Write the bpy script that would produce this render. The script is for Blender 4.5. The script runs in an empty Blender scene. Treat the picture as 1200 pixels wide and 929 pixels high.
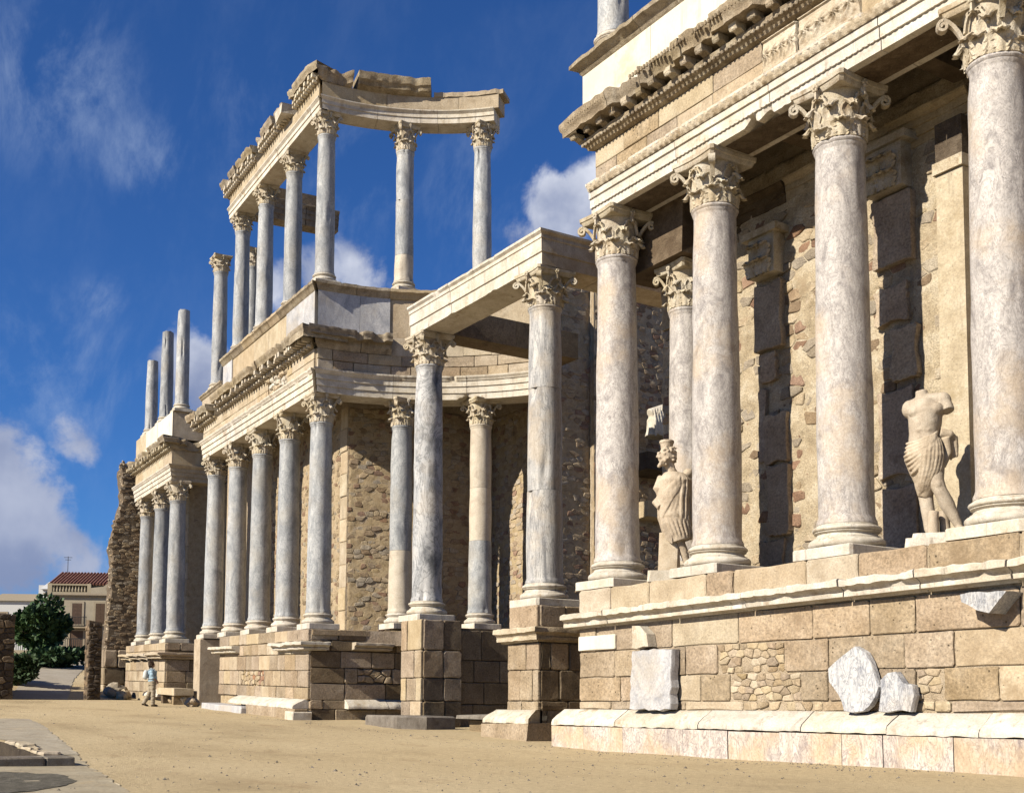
import bpy, bmesh, math, random
from mathutils import Vector, Matrix, noise as mnoise

SC = bpy.context.scene
COL = SC.collection
PI = math.pi
RAD = math.radians

# ------------------------------------------------------------------ camera
F_PX, W_PX, H_PX = 1390.0, 1200.0, 929.0
YAW, PITCH, ROLL = RAD(32.4), RAD(4.554), RAD(0.25)
PPY = 715.3                                   # row of the optical axis in the 929-row photograph (shifted lens)
cd = bpy.data.cameras.new("camera")
cam = bpy.data.objects.new("camera", cd)
COL.objects.link(cam)
SC.camera = cam
cd.sensor_fit = 'HORIZONTAL'
cd.sensor_width = 36.0
cd.lens = 36.0 * F_PX / W_PX
cd.shift_y = (PPY - H_PX / 2) / W_PX
cd.clip_end = 3000.0
cd.clip_start = 0.1
fw = Vector((-math.cos(YAW), math.sin(YAW), 0)); rt = Vector((math.sin(YAW), math.cos(YAW), 0)); zz = Vector((0, 0, 1))
fw2 = fw * math.cos(PITCH) + zz * math.sin(PITCH)
up2 = zz * math.cos(PITCH) - fw * math.sin(PITCH)
rt3 = rt * math.cos(ROLL) + up2 * math.sin(ROLL)
up3 = up2 * math.cos(ROLL) - rt * math.sin(ROLL)
M = Matrix((rt3, up3, -fw2)).transposed().to_4x4()
M.translation = Vector((0, 0, 0.9))
cam.matrix_world = M

# ------------------------------------------------------------------ light and sky
SUN_EL, SUN_AZ = RAD(32.5), RAD(1.5)          # azimuth measured from straight in front of the stage wall (-Y) towards +X
SUN_STRENGTH = 5.0
SKY_STRENGTH = 0.05
sd = bpy.data.lights.new("sun", 'SUN'); sun = bpy.data.objects.new("sun", sd); COL.objects.link(sun)
sd.energy = SUN_STRENGTH; sd.angle = RAD(0.53); sd.color = (1.0, 0.93, 0.80)
sdir = Vector((-math.sin(SUN_AZ) * math.cos(SUN_EL), math.cos(SUN_AZ) * math.cos(SUN_EL), -math.sin(SUN_EL)))
sun.rotation_euler = sdir.to_track_quat('-Z', 'Y').to_euler()
sun.location = (0, -30, 40)

SC.view_settings.view_transform = 'Standard'
SC.view_settings.look = 'None'
SC.cycles.diffuse_bounces = 1
SC.view_settings.exposure = 0.86
SC.view_settings.gamma = 1.0
SC.view_settings.use_curve_mapping = False

world = bpy.data.worlds.new("World"); SC.world = world; world.use_nodes = True


class NT:
    def __init__(s, tree):
        s.t = tree

    def n(s, typ, ins=None, **props):
        nd = s.t.nodes.new(typ)
        for k, v in props.items():
            setattr(nd, k, v)
        if ins:
            for k, v in ins.items():
                sock = nd.inputs[k]
                if hasattr(v, 'is_output') or isinstance(v, bpy.types.NodeSocket):
                    s.t.links.new(v, sock)
                else:
                    sock.default_value = v
        return nd

    def math(s, op, a, b=None, c=None, clamp=False):
        nd = s.t.nodes.new('ShaderNodeMath'); nd.operation = op; nd.use_clamp = clamp
        for i, v in enumerate((a, b, c)):
            if v is None: continue
            if isinstance(v, bpy.types.NodeSocket): s.t.links.new(v, nd.inputs[i])
            else: nd.inputs[i].default_value = v
        return nd.outputs[0]

    def vmath(s, op, a, b=None):
        nd = s.t.nodes.new('ShaderNodeVectorMath'); nd.operation = op
        for i, v in enumerate((a, b)):
            if v is None: continue
            if isinstance(v, bpy.types.NodeSocket): s.t.links.new(v, nd.inputs[i])
            else: nd.inputs[i].default_value = v
        return nd

    def mix(s, fac, a, b, mode='MIX'):
        nd = s.t.nodes.new('ShaderNodeMix'); nd.data_type = 'RGBA'; nd.blend_type = mode
        for k, v in ((0, fac), (6, a), (7, b)):
            if isinstance(v, bpy.types.NodeSocket): s.t.links.new(v, nd.inputs[k])
            else:
                nd.inputs[k].default_value = (v if k == 0 else (tuple(v) + (1,))[:4])
        return nd.outputs[2]

    def ramp(s, fac, stops):
        nd = s.t.nodes.new('ShaderNodeValToRGB')
        el = nd.color_ramp.elements
        while len(el) < len(stops): el.new(0.5)
        for e, (p, c) in zip(el, stops):
            e.position = p
            e.color = (c, c, c, 1) if isinstance(c, (int, float)) else tuple(c) + (1,)
        s.t.links.new(fac, nd.inputs[0])
        return nd.outputs[0]

    def smooth(s, val, lo, hi):
        nd = s.t.nodes.new('ShaderNodeMapRange'); nd.interpolation_type = 'SMOOTHSTEP'
        if isinstance(val, bpy.types.NodeSocket): s.t.links.new(val, nd.inputs[0])
        nd.inputs[1].default_value = lo; nd.inputs[2].default_value = hi
        return nd.outputs[0]


def build_world():
    t = NT(world.node_tree)
    for nd in list(world.node_tree.nodes): world.node_tree.nodes.remove(nd)
    out = t.n('ShaderNodeOutputWorld')
    sky = t.n('ShaderNodeTexSky', sky_type='NISHITA', sun_disc=False, sun_elevation=SUN_EL, sun_rotation=PI - SUN_AZ,
              altitude=600.0, air_density=1.0, dust_density=0.1, ozone_density=3.0)
    g = t.n('ShaderNodeGamma', {'Color': sky.outputs[0], 'Gamma': 1.0})
    base = t.mix(1.0, g.outputs[0], (0.35, 0.70, 1.22), 'MULTIPLY')
    tc = t.n('ShaderNodeTexCoord')
    d = t.vmath('NORMALIZE', tc.outputs['Generated']).outputs[0]
    # flattened cloud layer coordinates
    nz = t.n('ShaderNodeTexNoise', {'Vector': d, 'Scale': 15.0, 'Detail': 10.0, 'Roughness': 0.60, 'Distortion': 0.2})
    nbig = t.n('ShaderNodeTexNoise', {'Vector': d, 'Scale': 5.0, 'Detail': 5.0, 'Roughness': 0.6})
    nb = nz.outputs[0]
    total = None
    # cumulus banks: direction, half width (radians), weight
    for (vx, vy, vz, r, w) in CLOUDS:
        dist = t.vmath('DISTANCE', d, (vx, vy, vz)).outputs['Value']
        m = t.smooth(dist, r, r * 0.12)
        m = t.math('MULTIPLY', m, w)
        total = m if total is None else t.math('MAXIMUM', total, m)
    # all round the horizon: thin scattered cloud low down
    sep = t.n('ShaderNodeSeparateXYZ', {0: d})
    low = t.math('MULTIPLY', t.smooth(sep.outputs[2], 0.30, 0.02), 0.42)
    total = t.math('MAXIMUM', total, low)
    dens = t.math('ADD', t.math('MULTIPLY', total, 1.05), t.math('MULTIPLY', t.math('SUBTRACT', nb, 0.52), 1.9))
    mask = t.math('MULTIPLY', t.smooth(dens, 0.40, 0.80), 0.95)
    mask = t.math('MULTIPLY', mask, t.smooth(total, 0.02, 0.30))
    # cirrus streaks
    rot = t.n('ShaderNodeMapping', {'Vector': d, 'Rotation': (0.9, 0.2, 0.5), 'Scale': (5.0, 11.0, 6.0)})
    ci = t.n('ShaderNodeTexNoise', {'Vector': rot.outputs[0], 'Scale': 1.5, 'Detail': 10.0, 'Roughness': 0.66, 'Distortion': 0.25})
    cim = None
    for (vx, vy, vz, r, w) in CIRRUS:
        dist = t.vmath('DISTANCE', d, (vx, vy, vz)).outputs['Value']
        m = t.math('MULTIPLY', t.smooth(dist, r, r * 0.1), w)
        cim = m if cim is None else t.math('MAXIMUM', cim, m)
    cim = t.math('MAXIMUM', cim, 0.10)
    cirr = t.math('MULTIPLY', t.math('MULTIPLY', t.smooth(ci.outputs[0], 0.42, 0.78), cim), 0.55)
    shade = t.smooth(t.n('ShaderNodeTexNoise', {'Vector': t.vmath('ADD', d, (0.0, 0.0, 0.03)).outputs[0], 'Scale': 9.0, 'Detail': 6.0}).outputs[0], 0.36, 0.66)
    shade = t.math('MULTIPLY', shade, t.math('ADD', 0.30, t.math('MULTIPLY', t.smooth(sep.outputs[2], 0.12, 0.36), 0.70)))
    k = 1.0 / SKY_STRENGTH
    ccol = t.mix(shade, (0.135 * k, 0.165 * k, 0.26 * k), (0.50 * k, 0.515 * k, 0.56 * k))
    c = t.mix(cirr, base, (0.25 * k, 0.31 * k, 0.42 * k))
    c = t.mix(mask, c, ccol)
    bg = t.n('ShaderNodeBackground', {'Color': c, 'Strength': SKY_STRENGTH})
    world.node_tree.links.new(bg.outputs[0], out.inputs[0])


def px_dir(x, y):
    v = Vector(((x - 600) / F_PX, -(y - PPY) / F_PX, 1.0))
    w = rt3 * v.x + up3 * v.y + fw2 * v.z
    return w.normalized()


# where the cloud banks stand in the sky (bearing and height), with their angular radius
CLOUDS = [tuple(px_dir(x, y)) + (r / F_PX, w) for (x, y, r, w) in (
    (-20, 530, 110, .8), (30, 600, 130, .74), (-140, 600, 260, .9), (95, 650, 90, 0.6), (10, 665, 120, .72), (85, 515, 60, .5),
    (225, 440, 90, 0.85), (395, 325, 85, 0.85), (655, 245, 75, 1.0), (690, 215, 60, 1.0), (615, 275, 50, .7),
    (-420, 420, 300, .9), (1500, 300, 300, .9), (-900, 560, 380, .95), (330, 345, 60, .7))]
CIRRUS = [tuple(px_dir(x, y)) + (r / F_PX, w) for (x, y, r, w) in (
    (70, 100, 130, 0.9), (165, 180, 80, 0.9), (430, 200, 130, 0.6), (560, 250, 150, 0.6), (60, 440, 160, 0.7), (290, 150, 120, 0.5), (120, 352, 40, 1.0))]
build_world()

# ------------------------------------------------------------------ materials
MATS = {}
AF = 0.57


def new_mat(name):
    m = bpy.data.materials.new(name); m.use_nodes = True
    t = NT(m.node_tree)
    b = m.node_tree.nodes['Principled BSDF']
    MATS[name] = m
    return m, t, b


def obj_coord(t, spread=40.0, scale=(1, 1, 1)):
    tc = t.n('ShaderNodeTexCoord'); oi = t.n('ShaderNodeObjectInfo')
    off = t.math('MULTIPLY', oi.outputs['Random'], spread)
    cv = t.n('ShaderNodeCombineXYZ', {0: off, 1: t.math('MULTIPLY', off, 0.73), 2: t.math('MULTIPLY', off, 0.31)})
    v = t.vmath('ADD', tc.outputs['Object'], cv.outputs[0]).outputs[0]
    if scale != (1, 1, 1):
        v = t.n('ShaderNodeMapping', {'Vector': v, 'Scale': scale}).outputs[0]
    return v, oi.outputs['Random']


def stone_mat(name, cols, nscale=2.0, bump=0.35, var=0.18, rough=0.9, fine=0.35, pits=0.0, dirt=None, hue=0.004, spread=40.0, streak=0.0):
    m, t, b = new_mat(name)
    cols = [tuple(x * AF for x in c_) for c_ in cols]
    if dirt: dirt = tuple(x * AF for x in dirt)
    v, rnd = obj_coord(t, spread)
    n1 = t.n('ShaderNodeTexNoise', {'Vector': v, 'Scale': nscale, 'Detail': 9.0, 'Roughness': 0.62, 'Distortion': 0.3})
    n2 = t.n('ShaderNodeTexNoise', {'Vector': v, 'Scale': nscale * 14, 'Detail': 5.0, 'Roughness': 0.7})
    k = len(cols)
    c = t.ramp(n1.outputs[0], [(0.30 + 0.42 * i / (k - 1), cols[i]) for i in range(k)])
    f = t.ramp(n2.outputs[0], [(0.28, 1 - fine), (0.70, 1 + fine * 0.55)])
    c = t.mix(1.0, c, f, 'MULTIPLY')
    if dirt:
        n3 = t.n('ShaderNodeTexNoise', {'Vector': v, 'Scale': nscale * 0.8, 'Detail': 10.0, 'Roughness': 0.72})
        c = t.mix(t.smooth(n3.outputs[0], 0.54, 0.70), c, dirt)
    if streak:
        sv = t.n('ShaderNodeMapping', {'Vector': v, 'Scale': (5.5, 5.5, 0.5)})
        ns = t.n('ShaderNodeTexNoise', {'Vector': sv.outputs[0], 'Scale': 1.0, 'Detail': 8.0, 'Roughness': 0.7})
        sm = t.math('MULTIPLY', t.smooth(ns.outputs[0], 0.50, 0.72), t.math('MULTIPLY', t.smooth(n1.outputs[0], 0.36, 0.60), streak))
        c = t.mix(sm, c, tuple(x * AF for x in (0.24, 0.185, 0.125)))
    h = t.math('ADD', t.math('MULTIPLY', n1.outputs[0], 1.0), t.math('MULTIPLY', n2.outputs[0], 0.45))
    if pits:
        vo = t.n('ShaderNodeTexVoronoi', {'Vector': v, 'Scale': nscale * 7, 'Randomness': 1.0})
        pm = t.smooth(vo.outputs['Distance'], 0.20, 0.07)
        gate = t.smooth(t.n('ShaderNodeTexNoise', {'Vector': v, 'Scale': nscale * 3.1}).outputs[0], 0.50, 0.62)
        pm = t.math('MULTIPLY', pm, gate)
        c = t.mix(t.math('MULTIPLY', pm, pits), c, (0.09, 0.065, 0.04))
        h = t.math('SUBTRACT', h, t.math('MULTIPLY', pm, pits * 1.2))
    hv = t.n('ShaderNodeHueSaturation', {'Color': c,
             'Value': t.math('ADD', t.math('MULTIPLY', rnd, 2 * var), 1 - var),
             'Hue': t.math('ADD', t.math('MULTIPLY', t.math('FRACT', t.math('MULTIPLY', rnd, 7.31)), 2 * hue), 0.5 - hue),
             'Saturation': t.math('ADD', t.math('MULTIPLY', t.math('FRACT', t.math('MULTIPLY', rnd, 3.7)), 0.22), 0.84)})
    t.t.links.new(hv.outputs[0], b.inputs['Base Color'])
    bp = t.n('ShaderNodeBump', {'Strength': bump, 'Distance': 0.05, 'Height': h})
    t.t.links.new(bp.outputs[0], b.inputs['Normal'])
    b.inputs['Roughness'].default_value = rough
    b.inputs['Specular IOR Level'].default_value = 0.2
    return m


def marble_mat(name, light, mid, dark, stretch=(1.0, 1.0, 0.35), nscale=1.6, vein=0.6, warm=None, warm_amt=0.5, rough=0.6, bump=0.25, tilt=0.0, var=0.06, distort=1.6, crackle=0.0):
    m, t, b = new_mat(name)
    light, mid, dark = [tuple(x * AF for x in c_) for c_ in (light, mid, dark)]
    if warm: warm = tuple(x * AF for x in warm)
    v, rnd = obj_coord(t, 60.0)
    mp = t.n('ShaderNodeMapping', {'Vector': v, 'Rotation': (tilt, tilt * 0.6, 0), 'Scale': stretch})
    n1 = t.n('ShaderNodeTexNoise', {'Vector': mp.outputs[0], 'Scale': nscale, 'Detail': 10.0, 'Roughness': 0.62, 'Distortion': distort})
    n2 = t.n('ShaderNodeTexNoise', {'Vector': mp.outputs[0], 'Scale': nscale * 2.3, 'Detail': 8.0, 'Roughness': 0.6, 'Distortion': distort * 1.3})
    n3 = t.n('ShaderNodeTexNoise', {'Vector': v, 'Scale': 26.0, 'Detail': 4.0, 'Roughness': 0.7})
    c = t.ramp(n1.outputs[0], [(0.28, dark), (0.47, mid), (0.66, light)])
    ridge = t.math('ABSOLUTE', t.math('SUBTRACT', n2.outputs[0], 0.5))
    c = t.mix(t.math('MULTIPLY', t.smooth(ridge, 0.045, 0.0), vein), c, dark)
    if crackle:
        wv = t.vmath('ADD', mp.outputs[0], t.vmath('MULTIPLY', n2.outputs['Color'], (0.35, 0.35, 0.35)).outputs[0]).outputs[0]
        vo = t.n('ShaderNodeTexVoronoi', {'Vector': wv, 'Scale': 5.5, 'Randomness': 1.0}, feature='DISTANCE_TO_EDGE')
        gk = t.smooth(t.n('ShaderNodeTexNoise', {'Vector': v, 'Scale': 1.3, 'Detail': 4.0}).outputs[0], 0.40, 0.60)
        c = t.mix(t.math('MULTIPLY', t.math('MULTIPLY', t.smooth(vo.outputs['Distance'], 0.05, 0.0), gk), crackle), c, dark)
    if warm:
        nw = t.n('ShaderNodeTexNoise', {'Vector': v, 'Scale': 0.9, 'Detail': 7.0, 'Roughness': 0.6})
        c = t.mix(t.math('MULTIPLY', t.smooth(nw.outputs[0], 0.47, 0.66), warm_amt), c, warm)
    c = t.mix(1.0, c, t.ramp(n3.outputs[0], [(0.30, 0.80), (0.68, 1.12)]), 'MULTIPLY')
    hv = t.n('ShaderNodeHueSaturation', {'Color': c, 'Value': t.math('ADD', t.math('MULTIPLY', rnd, 2 * var), 1 - var)})
    t.t.links.new(hv.outputs[0], b.inputs['Base Color'])
    h = t.math('ADD', t.math('MULTIPLY', n1.outputs[0], 0.6), t.math('MULTIPLY', n3.outputs[0], 0.35))
    h = t.math('SUBTRACT', h, t.math('MULTIPLY', t.smooth(ridge, 0.03, 0.0), 0.12))
    bp = t.n('ShaderNodeBump', {'Strength': bump, 'Distance': 0.03, 'Height': h})
    t.t.links.new(bp.outputs[0], b.inputs['Normal'])
    b.inputs['Roughness'].default_value = rough
    b.inputs['Specular IOR Level'].default_value = 0.3
    return m


def flat_mat(name, col, rough=0.85, nscale=6.0, amt=0.2, bump=0.1):
    return stone_mat(name, [tuple(c * (1 - amt) for c in col), col, tuple(min(1, c * (1 + amt)) for c in col)], nscale, bump, 0.03, rough, 0.12, hue=0.004)


ASHLAR = stone_mat('tan_granite', [(0.375, 0.27, 0.16), (0.52, 0.39, 0.25), (0.64, 0.505, 0.35)], 1.5, 0.8, 0.14, pits=0.7, fine=0.48, dirt=(0.34, 0.245, 0.15), streak=0.4)
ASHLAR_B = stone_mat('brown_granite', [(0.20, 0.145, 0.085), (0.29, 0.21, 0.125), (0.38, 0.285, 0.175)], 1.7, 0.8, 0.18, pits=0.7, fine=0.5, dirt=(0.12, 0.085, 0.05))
ASHLAR_P = stone_mat('pale_limestone', [(0.52, 0.405, 0.26), (0.70, 0.565, 0.385), (0.82, 0.69, 0.50)], 2.2, 0.5, 0.08, pits=0.35, fine=0.3, dirt=(0.50, 0.38, 0.23), streak=0.45)
FRIEZE = stone_mat('buff_frieze_stone', [(0.50, 0.375, 0.225), (0.66, 0.515, 0.33), (0.75, 0.61, 0.42)], 2.0, 0.5, 0.07, pits=0.5, fine=0.32, dirt=(0.44, 0.33, 0.2), streak=0.4)
WHITE = stone_mat('weathered_white_marble', [(0.66, 0.555, 0.41), (0.87, 0.77, 0.615), (0.99, 0.91, 0.78)], 2.4, 0.4, 0.07, rough=0.75, fine=0.28, dirt=(0.52, 0.38, 0.23), streak=0.8)
CARVED = stone_mat('carved_cream_marble', [(0.58, 0.45, 0.28), (0.82, 0.69, 0.49), (0.95, 0.84, 0.66)], 3.2, 0.6, 0.06, rough=0.8, fine=0.4, dirt=(0.42, 0.30, 0.17), streak=0.4)
CORNICE = stone_mat('weathered_cornice_stone', [(0.30, 0.225, 0.14), (0.52, 0.41, 0.265), (0.72, 0.61, 0.44)], 3.0, 0.9, 0.12, fine=0.5, pits=0.4, dirt=(0.21, 0.155, 0.095), streak=0.5)
CARVED_SHADED = stone_mat('shade_dark_carved_stone', [(0.12, 0.08, 0.045), (0.19, 0.135, 0.08), (0.29, 0.215, 0.135)], 4.0, 0.9, 0.12, fine=0.5)  # brown lowered so the colour itself carries the shade under the ceiling
RENDER = stone_mat('pale_render', [(0.85, 0.75, 0.58), (0.96, 0.87, 0.70), (1.03, 0.95, 0.80)], 1.2, 0.15, 0.03, rough=0.9, fine=0.08, dirt=(0.80, 0.66, 0.48), hue=0.003, streak=0.35)
SLABGREY = marble_mat('grey_marble_facing', (0.80, 0.765, 0.74), (0.64, 0.62, 0.61), (0.40, 0.40, 0.42), (1, 1, 0.7), 1.6, 0.45, (0.66, 0.55, 0.41), 0.5, bump=0.5, crackle=0.4)
RUB_A = stone_mat('rubble_tan', [(0.44, 0.315, 0.18), (0.60, 0.45, 0.27), (0.71, 0.55, 0.35)], 3.0, 1.0, 0.14, fine=0.5)
RUB_B = stone_mat('rubble_brown', [(0.30, 0.205, 0.12), (0.43, 0.305, 0.185), (0.54, 0.40, 0.25)], 3.0, 1.0, 0.2, fine=0.5)
RUB_C = stone_mat('rubble_reddish', [(0.30, 0.175, 0.105), (0.42, 0.255, 0.16), (0.50, 0.33, 0.21)], 3.0, 1.0, 0.15, fine=0.5)
RUB_G = stone_mat('rubble_grey', [(0.38, 0.305, 0.215), (0.53, 0.435, 0.315), (0.67, 0.56, 0.42)], 3.0, 1.0, 0.15, fine=0.5)
BRICKM = stone_mat('thin_red_brick', [(0.33, 0.16, 0.085), (0.46, 0.25, 0.14), (0.54, 0.33, 0.2)], 4.0, 0.7, 0.18, fine=0.4)
MORTAR = stone_mat('lime_mortar', [(0.50, 0.37, 0.215), (0.67, 0.51, 0.315), (0.78, 0.62, 0.41)], 5.0, 1.0, 0.03, fine=0.55, hue=0.003)
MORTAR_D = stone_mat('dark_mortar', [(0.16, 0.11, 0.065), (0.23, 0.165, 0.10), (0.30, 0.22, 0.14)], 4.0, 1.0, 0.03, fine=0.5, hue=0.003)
PLASTER = stone_mat('crumbling_plaster', [(0.46, 0.345, 0.205), (0.69, 0.545, 0.355), (0.84, 0.71, 0.52)], 2.4, 1.0, 0.03, fine=0.5, dirt=(0.50, 0.37, 0.225), hue=0.003)
FRAG = stone_mat('stained_revetment', [(0.42, 0.30, 0.19), (0.60, 0.455, 0.305), (0.74, 0.60, 0.43)], 1.6, 0.8, 0.12, fine=0.5, dirt=(0.34, 0.24, 0.15))
M_PALE = marble_mat('pale_pinkish_marble', (0.82, 0.75, 0.68), (0.665, 0.605, 0.55), (0.31, 0.275, 0.26), (1, 1, 0.5), 2.6, 0.5, (0.70, 0.54, 0.37), 0.65, distort=2.4, crackle=0.9, bump=0.4)
M_STREAK = marble_mat('grey_streaked_marble', (0.82, 0.78, 0.71), (0.59, 0.565, 0.535), (0.21, 0.21, 0.215), (1.5, 1.5, 0.22), 1.8, 0.65, (0.70, 0.56, 0.39), 0.55, crackle=0.4)
M_DARK = marble_mat('dark_veined_marble', (0.80, 0.77, 0.73), (0.55, 0.545, 0.54), (0.10, 0.105, 0.115), (0.9, 0.9, 0.5), 0.85, 0.55, (0.66, 0.55, 0.41), 0.3, tilt=0.9, bump=0.5, distort=2.0)
M_BLUE = marble_mat('bluish_grey_marble', (0.66, 0.655, 0.635), (0.49, 0.495, 0.49), (0.25, 0.26, 0.28), (1, 1, 0.45), 1.8, 0.55, (0.56, 0.48, 0.36), 0.32, crackle=0.5, bump=0.4, var=0.13)
M_TAN = marble_mat('tan_restored_shaft', (0.80, 0.70, 0.56), (0.72, 0.62, 0.48), (0.58, 0.48, 0.37), (1, 1, 1), 2.0, 0.1)
M_WHITE_V = marble_mat('white_blue_veined_marble', (0.80, 0.77, 0.73), (0.64, 0.63, 0.62), (0.25, 0.26, 0.30), (1.8, 1.8, 0.6), 1.7, 0.6, (0.60, 0.47, 0.33), 0.5, tilt=0.6, bump=0.7, crackle=0.3)
M_PLINTH = marble_mat('cream_veined_marble', (0.92, 0.83, 0.73), (0.77, 0.665, 0.565), (0.40, 0.32, 0.30), (1.6, 1.6, 0.7), 1.8, 0.75, (0.78, 0.56, 0.33), 0.7, tilt=0.5, bump=0.6, crackle=0.7)
STATUE = stone_mat('statue_marble', [(0.52, 0.40, 0.27), (0.68, 0.55, 0.39), (0.80, 0.67, 0.50)], 4.0, 0.35, 0.03, rough=0.8, fine=0.3, dirt=(0.40, 0.30, 0.19))


def ground_mat():
    m, t, b = new_mat('packed_sand')
    tc = t.n('ShaderNodeTexCoord'); v = tc.outputs['Object']
    st = t.n('ShaderNodeMapping', {'Vector': v, 'Rotation': (0, 0, 0.15), 'Scale': (0.55, 1.0, 1.0)})
    n1 = t.n('ShaderNodeTexNoise', {'Vector': st.outputs[0], 'Scale': 0.32, 'Detail': 9.0, 'Roughness': 0.6})
    n2 = t.n('ShaderNodeTexNoise', {'Vector': v, 'Scale': 9.0, 'Detail': 8.0, 'Roughness': 0.72})
    n3 = t.n('ShaderNodeTexNoise', {'Vector': v, 'Scale': 70.0, 'Detail': 3.0, 'Roughness': 0.7})
    c = t.ramp(n1.outputs[0], [(0.30, (0.33, 0.25, 0.142)), (0.46, (0.445, 0.345, 0.202)), (0.70, (0.50, 0.395, 0.24))])
    n4 = t.n('ShaderNodeTexNoise', {'Vector': st.outputs[0], 'Scale': 1.1, 'Detail': 8.0, 'Roughness': 0.7})
    c = t.mix(t.math('MULTIPLY', t.smooth(n4.outputs[0], 0.56, 0.72), 0.55), c, (0.28, 0.19, 0.10))
    c = t.mix(1.0, c, t.ramp(n2.outputs[0], [(0.25, 0.70), (0.5, 1.0), (0.75, 1.14)]), 'MULTIPLY')
    c = t.mix(1.0, c, t.ramp(n3.outputs[0], [(0.30, 0.74), (0.66, 1.16)]), 'MULTIPLY')
    t.t.links.new(c, b.inputs['Base Color'])
    h = t.math('ADD', t.math('MULTIPLY', n2.outputs[0], 1.0), t.math('MULTIPLY', n3.outputs[0], 0.5))
    bp = t.n('ShaderNodeBump', {'Strength': 0.75, 'Distance': 0.05, 'Height': h})
    t.t.links.new(bp.outputs[0], b.inputs['Normal'])
    b.inputs['Roughness'].default_value = 0.95; b.inputs['Specular IOR Level'].default_value = 0.1
    return m


SAND = ground_mat()
PAVE = stone_mat('grey_cement', [(0.44, 0.36, 0.245), (0.54, 0.455, 0.32), (0.62, 0.53, 0.385)], 1.6, 0.5, 0.03, fine=0.32, hue=0.003, dirt=(0.60, 0.46, 0.28))
GRAVEL = stone_mat('damp_grit', [(0.13, 0.11, 0.075), (0.23, 0.20, 0.14), (0.36, 0.32, 0.24)], 9.0, 0.9, 0.02, fine=0.6, hue=0.003)
KERB = stone_mat('old_kerb_granite', [(0.20, 0.16, 0.12), (0.31, 0.26, 0.20), (0.42, 0.36, 0.28)], 4.0, 0.9, 0.05, fine=0.4)
SHADEROCK = stone_mat('shade_dark_wall_stone', [(0.07, 0.05, 0.035), (0.12, 0.09, 0.06), (0.18, 0.135, 0.09)], 3.0, 0.9, 0.2, fine=0.4)  # stone coloured near black to stand for the shade on the gateway walls
PATH = stone_mat('pale_earth_path', [(0.44, 0.37, 0.27), (0.54, 0.46, 0.345), (0.60, 0.525, 0.40)], 0.8, 0.4, 0.02, fine=0.2, hue=0.002)
HOUSE = flat_mat('beige_house_paint', (0.50, 0.42, 0.29), amt=0.10, nscale=2.0)
HOUSEW = flat_mat('white_house_paint', (0.80, 0.79, 0.76), amt=0.05)
TILE = stone_mat('red_roof_tile', [(0.20, 0.085, 0.06), (0.30, 0.135, 0.095), (0.40, 0.21, 0.15)], 3.0, 0.4, 0.15, fine=0.4)
SHUTTER = flat_mat('brown_shutter_wood', (0.15, 0.095, 0.065), amt=0.2)
HTRIM = flat_mat('ochre_house_trim', (0.46, 0.37, 0.25), amt=0.12)
IRON = flat_mat('dark_iron', (0.035, 0.035, 0.035), 0.5)
LEAF = stone_mat('dark_green_leaf', [(0.035, 0.07, 0.025), (0.07, 0.13, 0.045), (0.11, 0.185, 0.075)], 1.2, 0.1, 0.05, rough=0.55, fine=0.4, hue=0.01)
BARK = stone_mat('grey_bark', [(0.07, 0.05, 0.035), (0.12, 0.09, 0.06), (0.18, 0.14, 0.1)], 5.0, 0.8, 0.05, fine=0.4)
SKIN = flat_mat('skin', (0.45, 0.26, 0.17), 0.6, amt=0.06)
HAIR = flat_mat('brown_hair', (0.07, 0.04, 0.022), 0.6, nscale=30, amt=0.4, bump=0.5)
SHIRT = flat_mat('light_blue_shirt', (0.42, 0.60, 0.72), 0.9, amt=0.1, bump=0.3)
TROUSER = flat_mat('khaki_trousers', (0.47, 0.38, 0.25), 0.9, amt=0.1, bump=0.3)
PACK = flat_mat('white_backpack_cloth', (0.72, 0.74, 0.70), 0.8, amt=0.06)
SHOE = flat_mat('dark_shoe', (0.10, 0.07, 0.05), 0.6)

# ------------------------------------------------------------------ frames and things


class Frame:
    """A straight stretch of the monument: u to the right along it, v into the wall, z up.
    The site climbs gently to the left, so z rises by k for each metre of -u."""
    def __init__(s, ox=0.0, oy=0.0, psi=0.0, k=0.0):
        s.o = (ox, oy); s.psi = psi; s.k = k; s.c = math.cos(psi); s.s = math.sin(psi)

    def world(s, u, v, z):
        return Vector((s.o[0] + u * s.c + v * s.s, s.o[1] - u * s.s + v * s.c, z - s.k * u))


WF = Frame()
LF = Frame(-33.9, 14.45, RAD(3.6), 0.0237)


class Thing:
    def __init__(s, name, label, cat, frame=WF, at=(0, 0, 0), group=None):
        s.f = frame; s.at = at
        o = bpy.data.objects.new(name, None); COL.objects.link(o)
        o.empty_display_size = 0.2
        o.location = frame.world(*at); o.rotation_euler = (0, 0, -frame.psi)
        o['label'] = label; o['category'] = cat; o['kind'] = 'thing'
        if group: o['group'] = group
        s.o = o

    def loc(s, p):
        du = p[0] - s.at[0]
        return (du, p[1] - s.at[1], p[2] - s.at[2] - s.f.k * du)


def set_props(o, label=None, cat=None, group=None, kind=None):
    if label: o['label'] = label
    if cat: o['category'] = cat
    if group: o['group'] = group
    if kind: o['kind'] = kind
    return o


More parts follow.
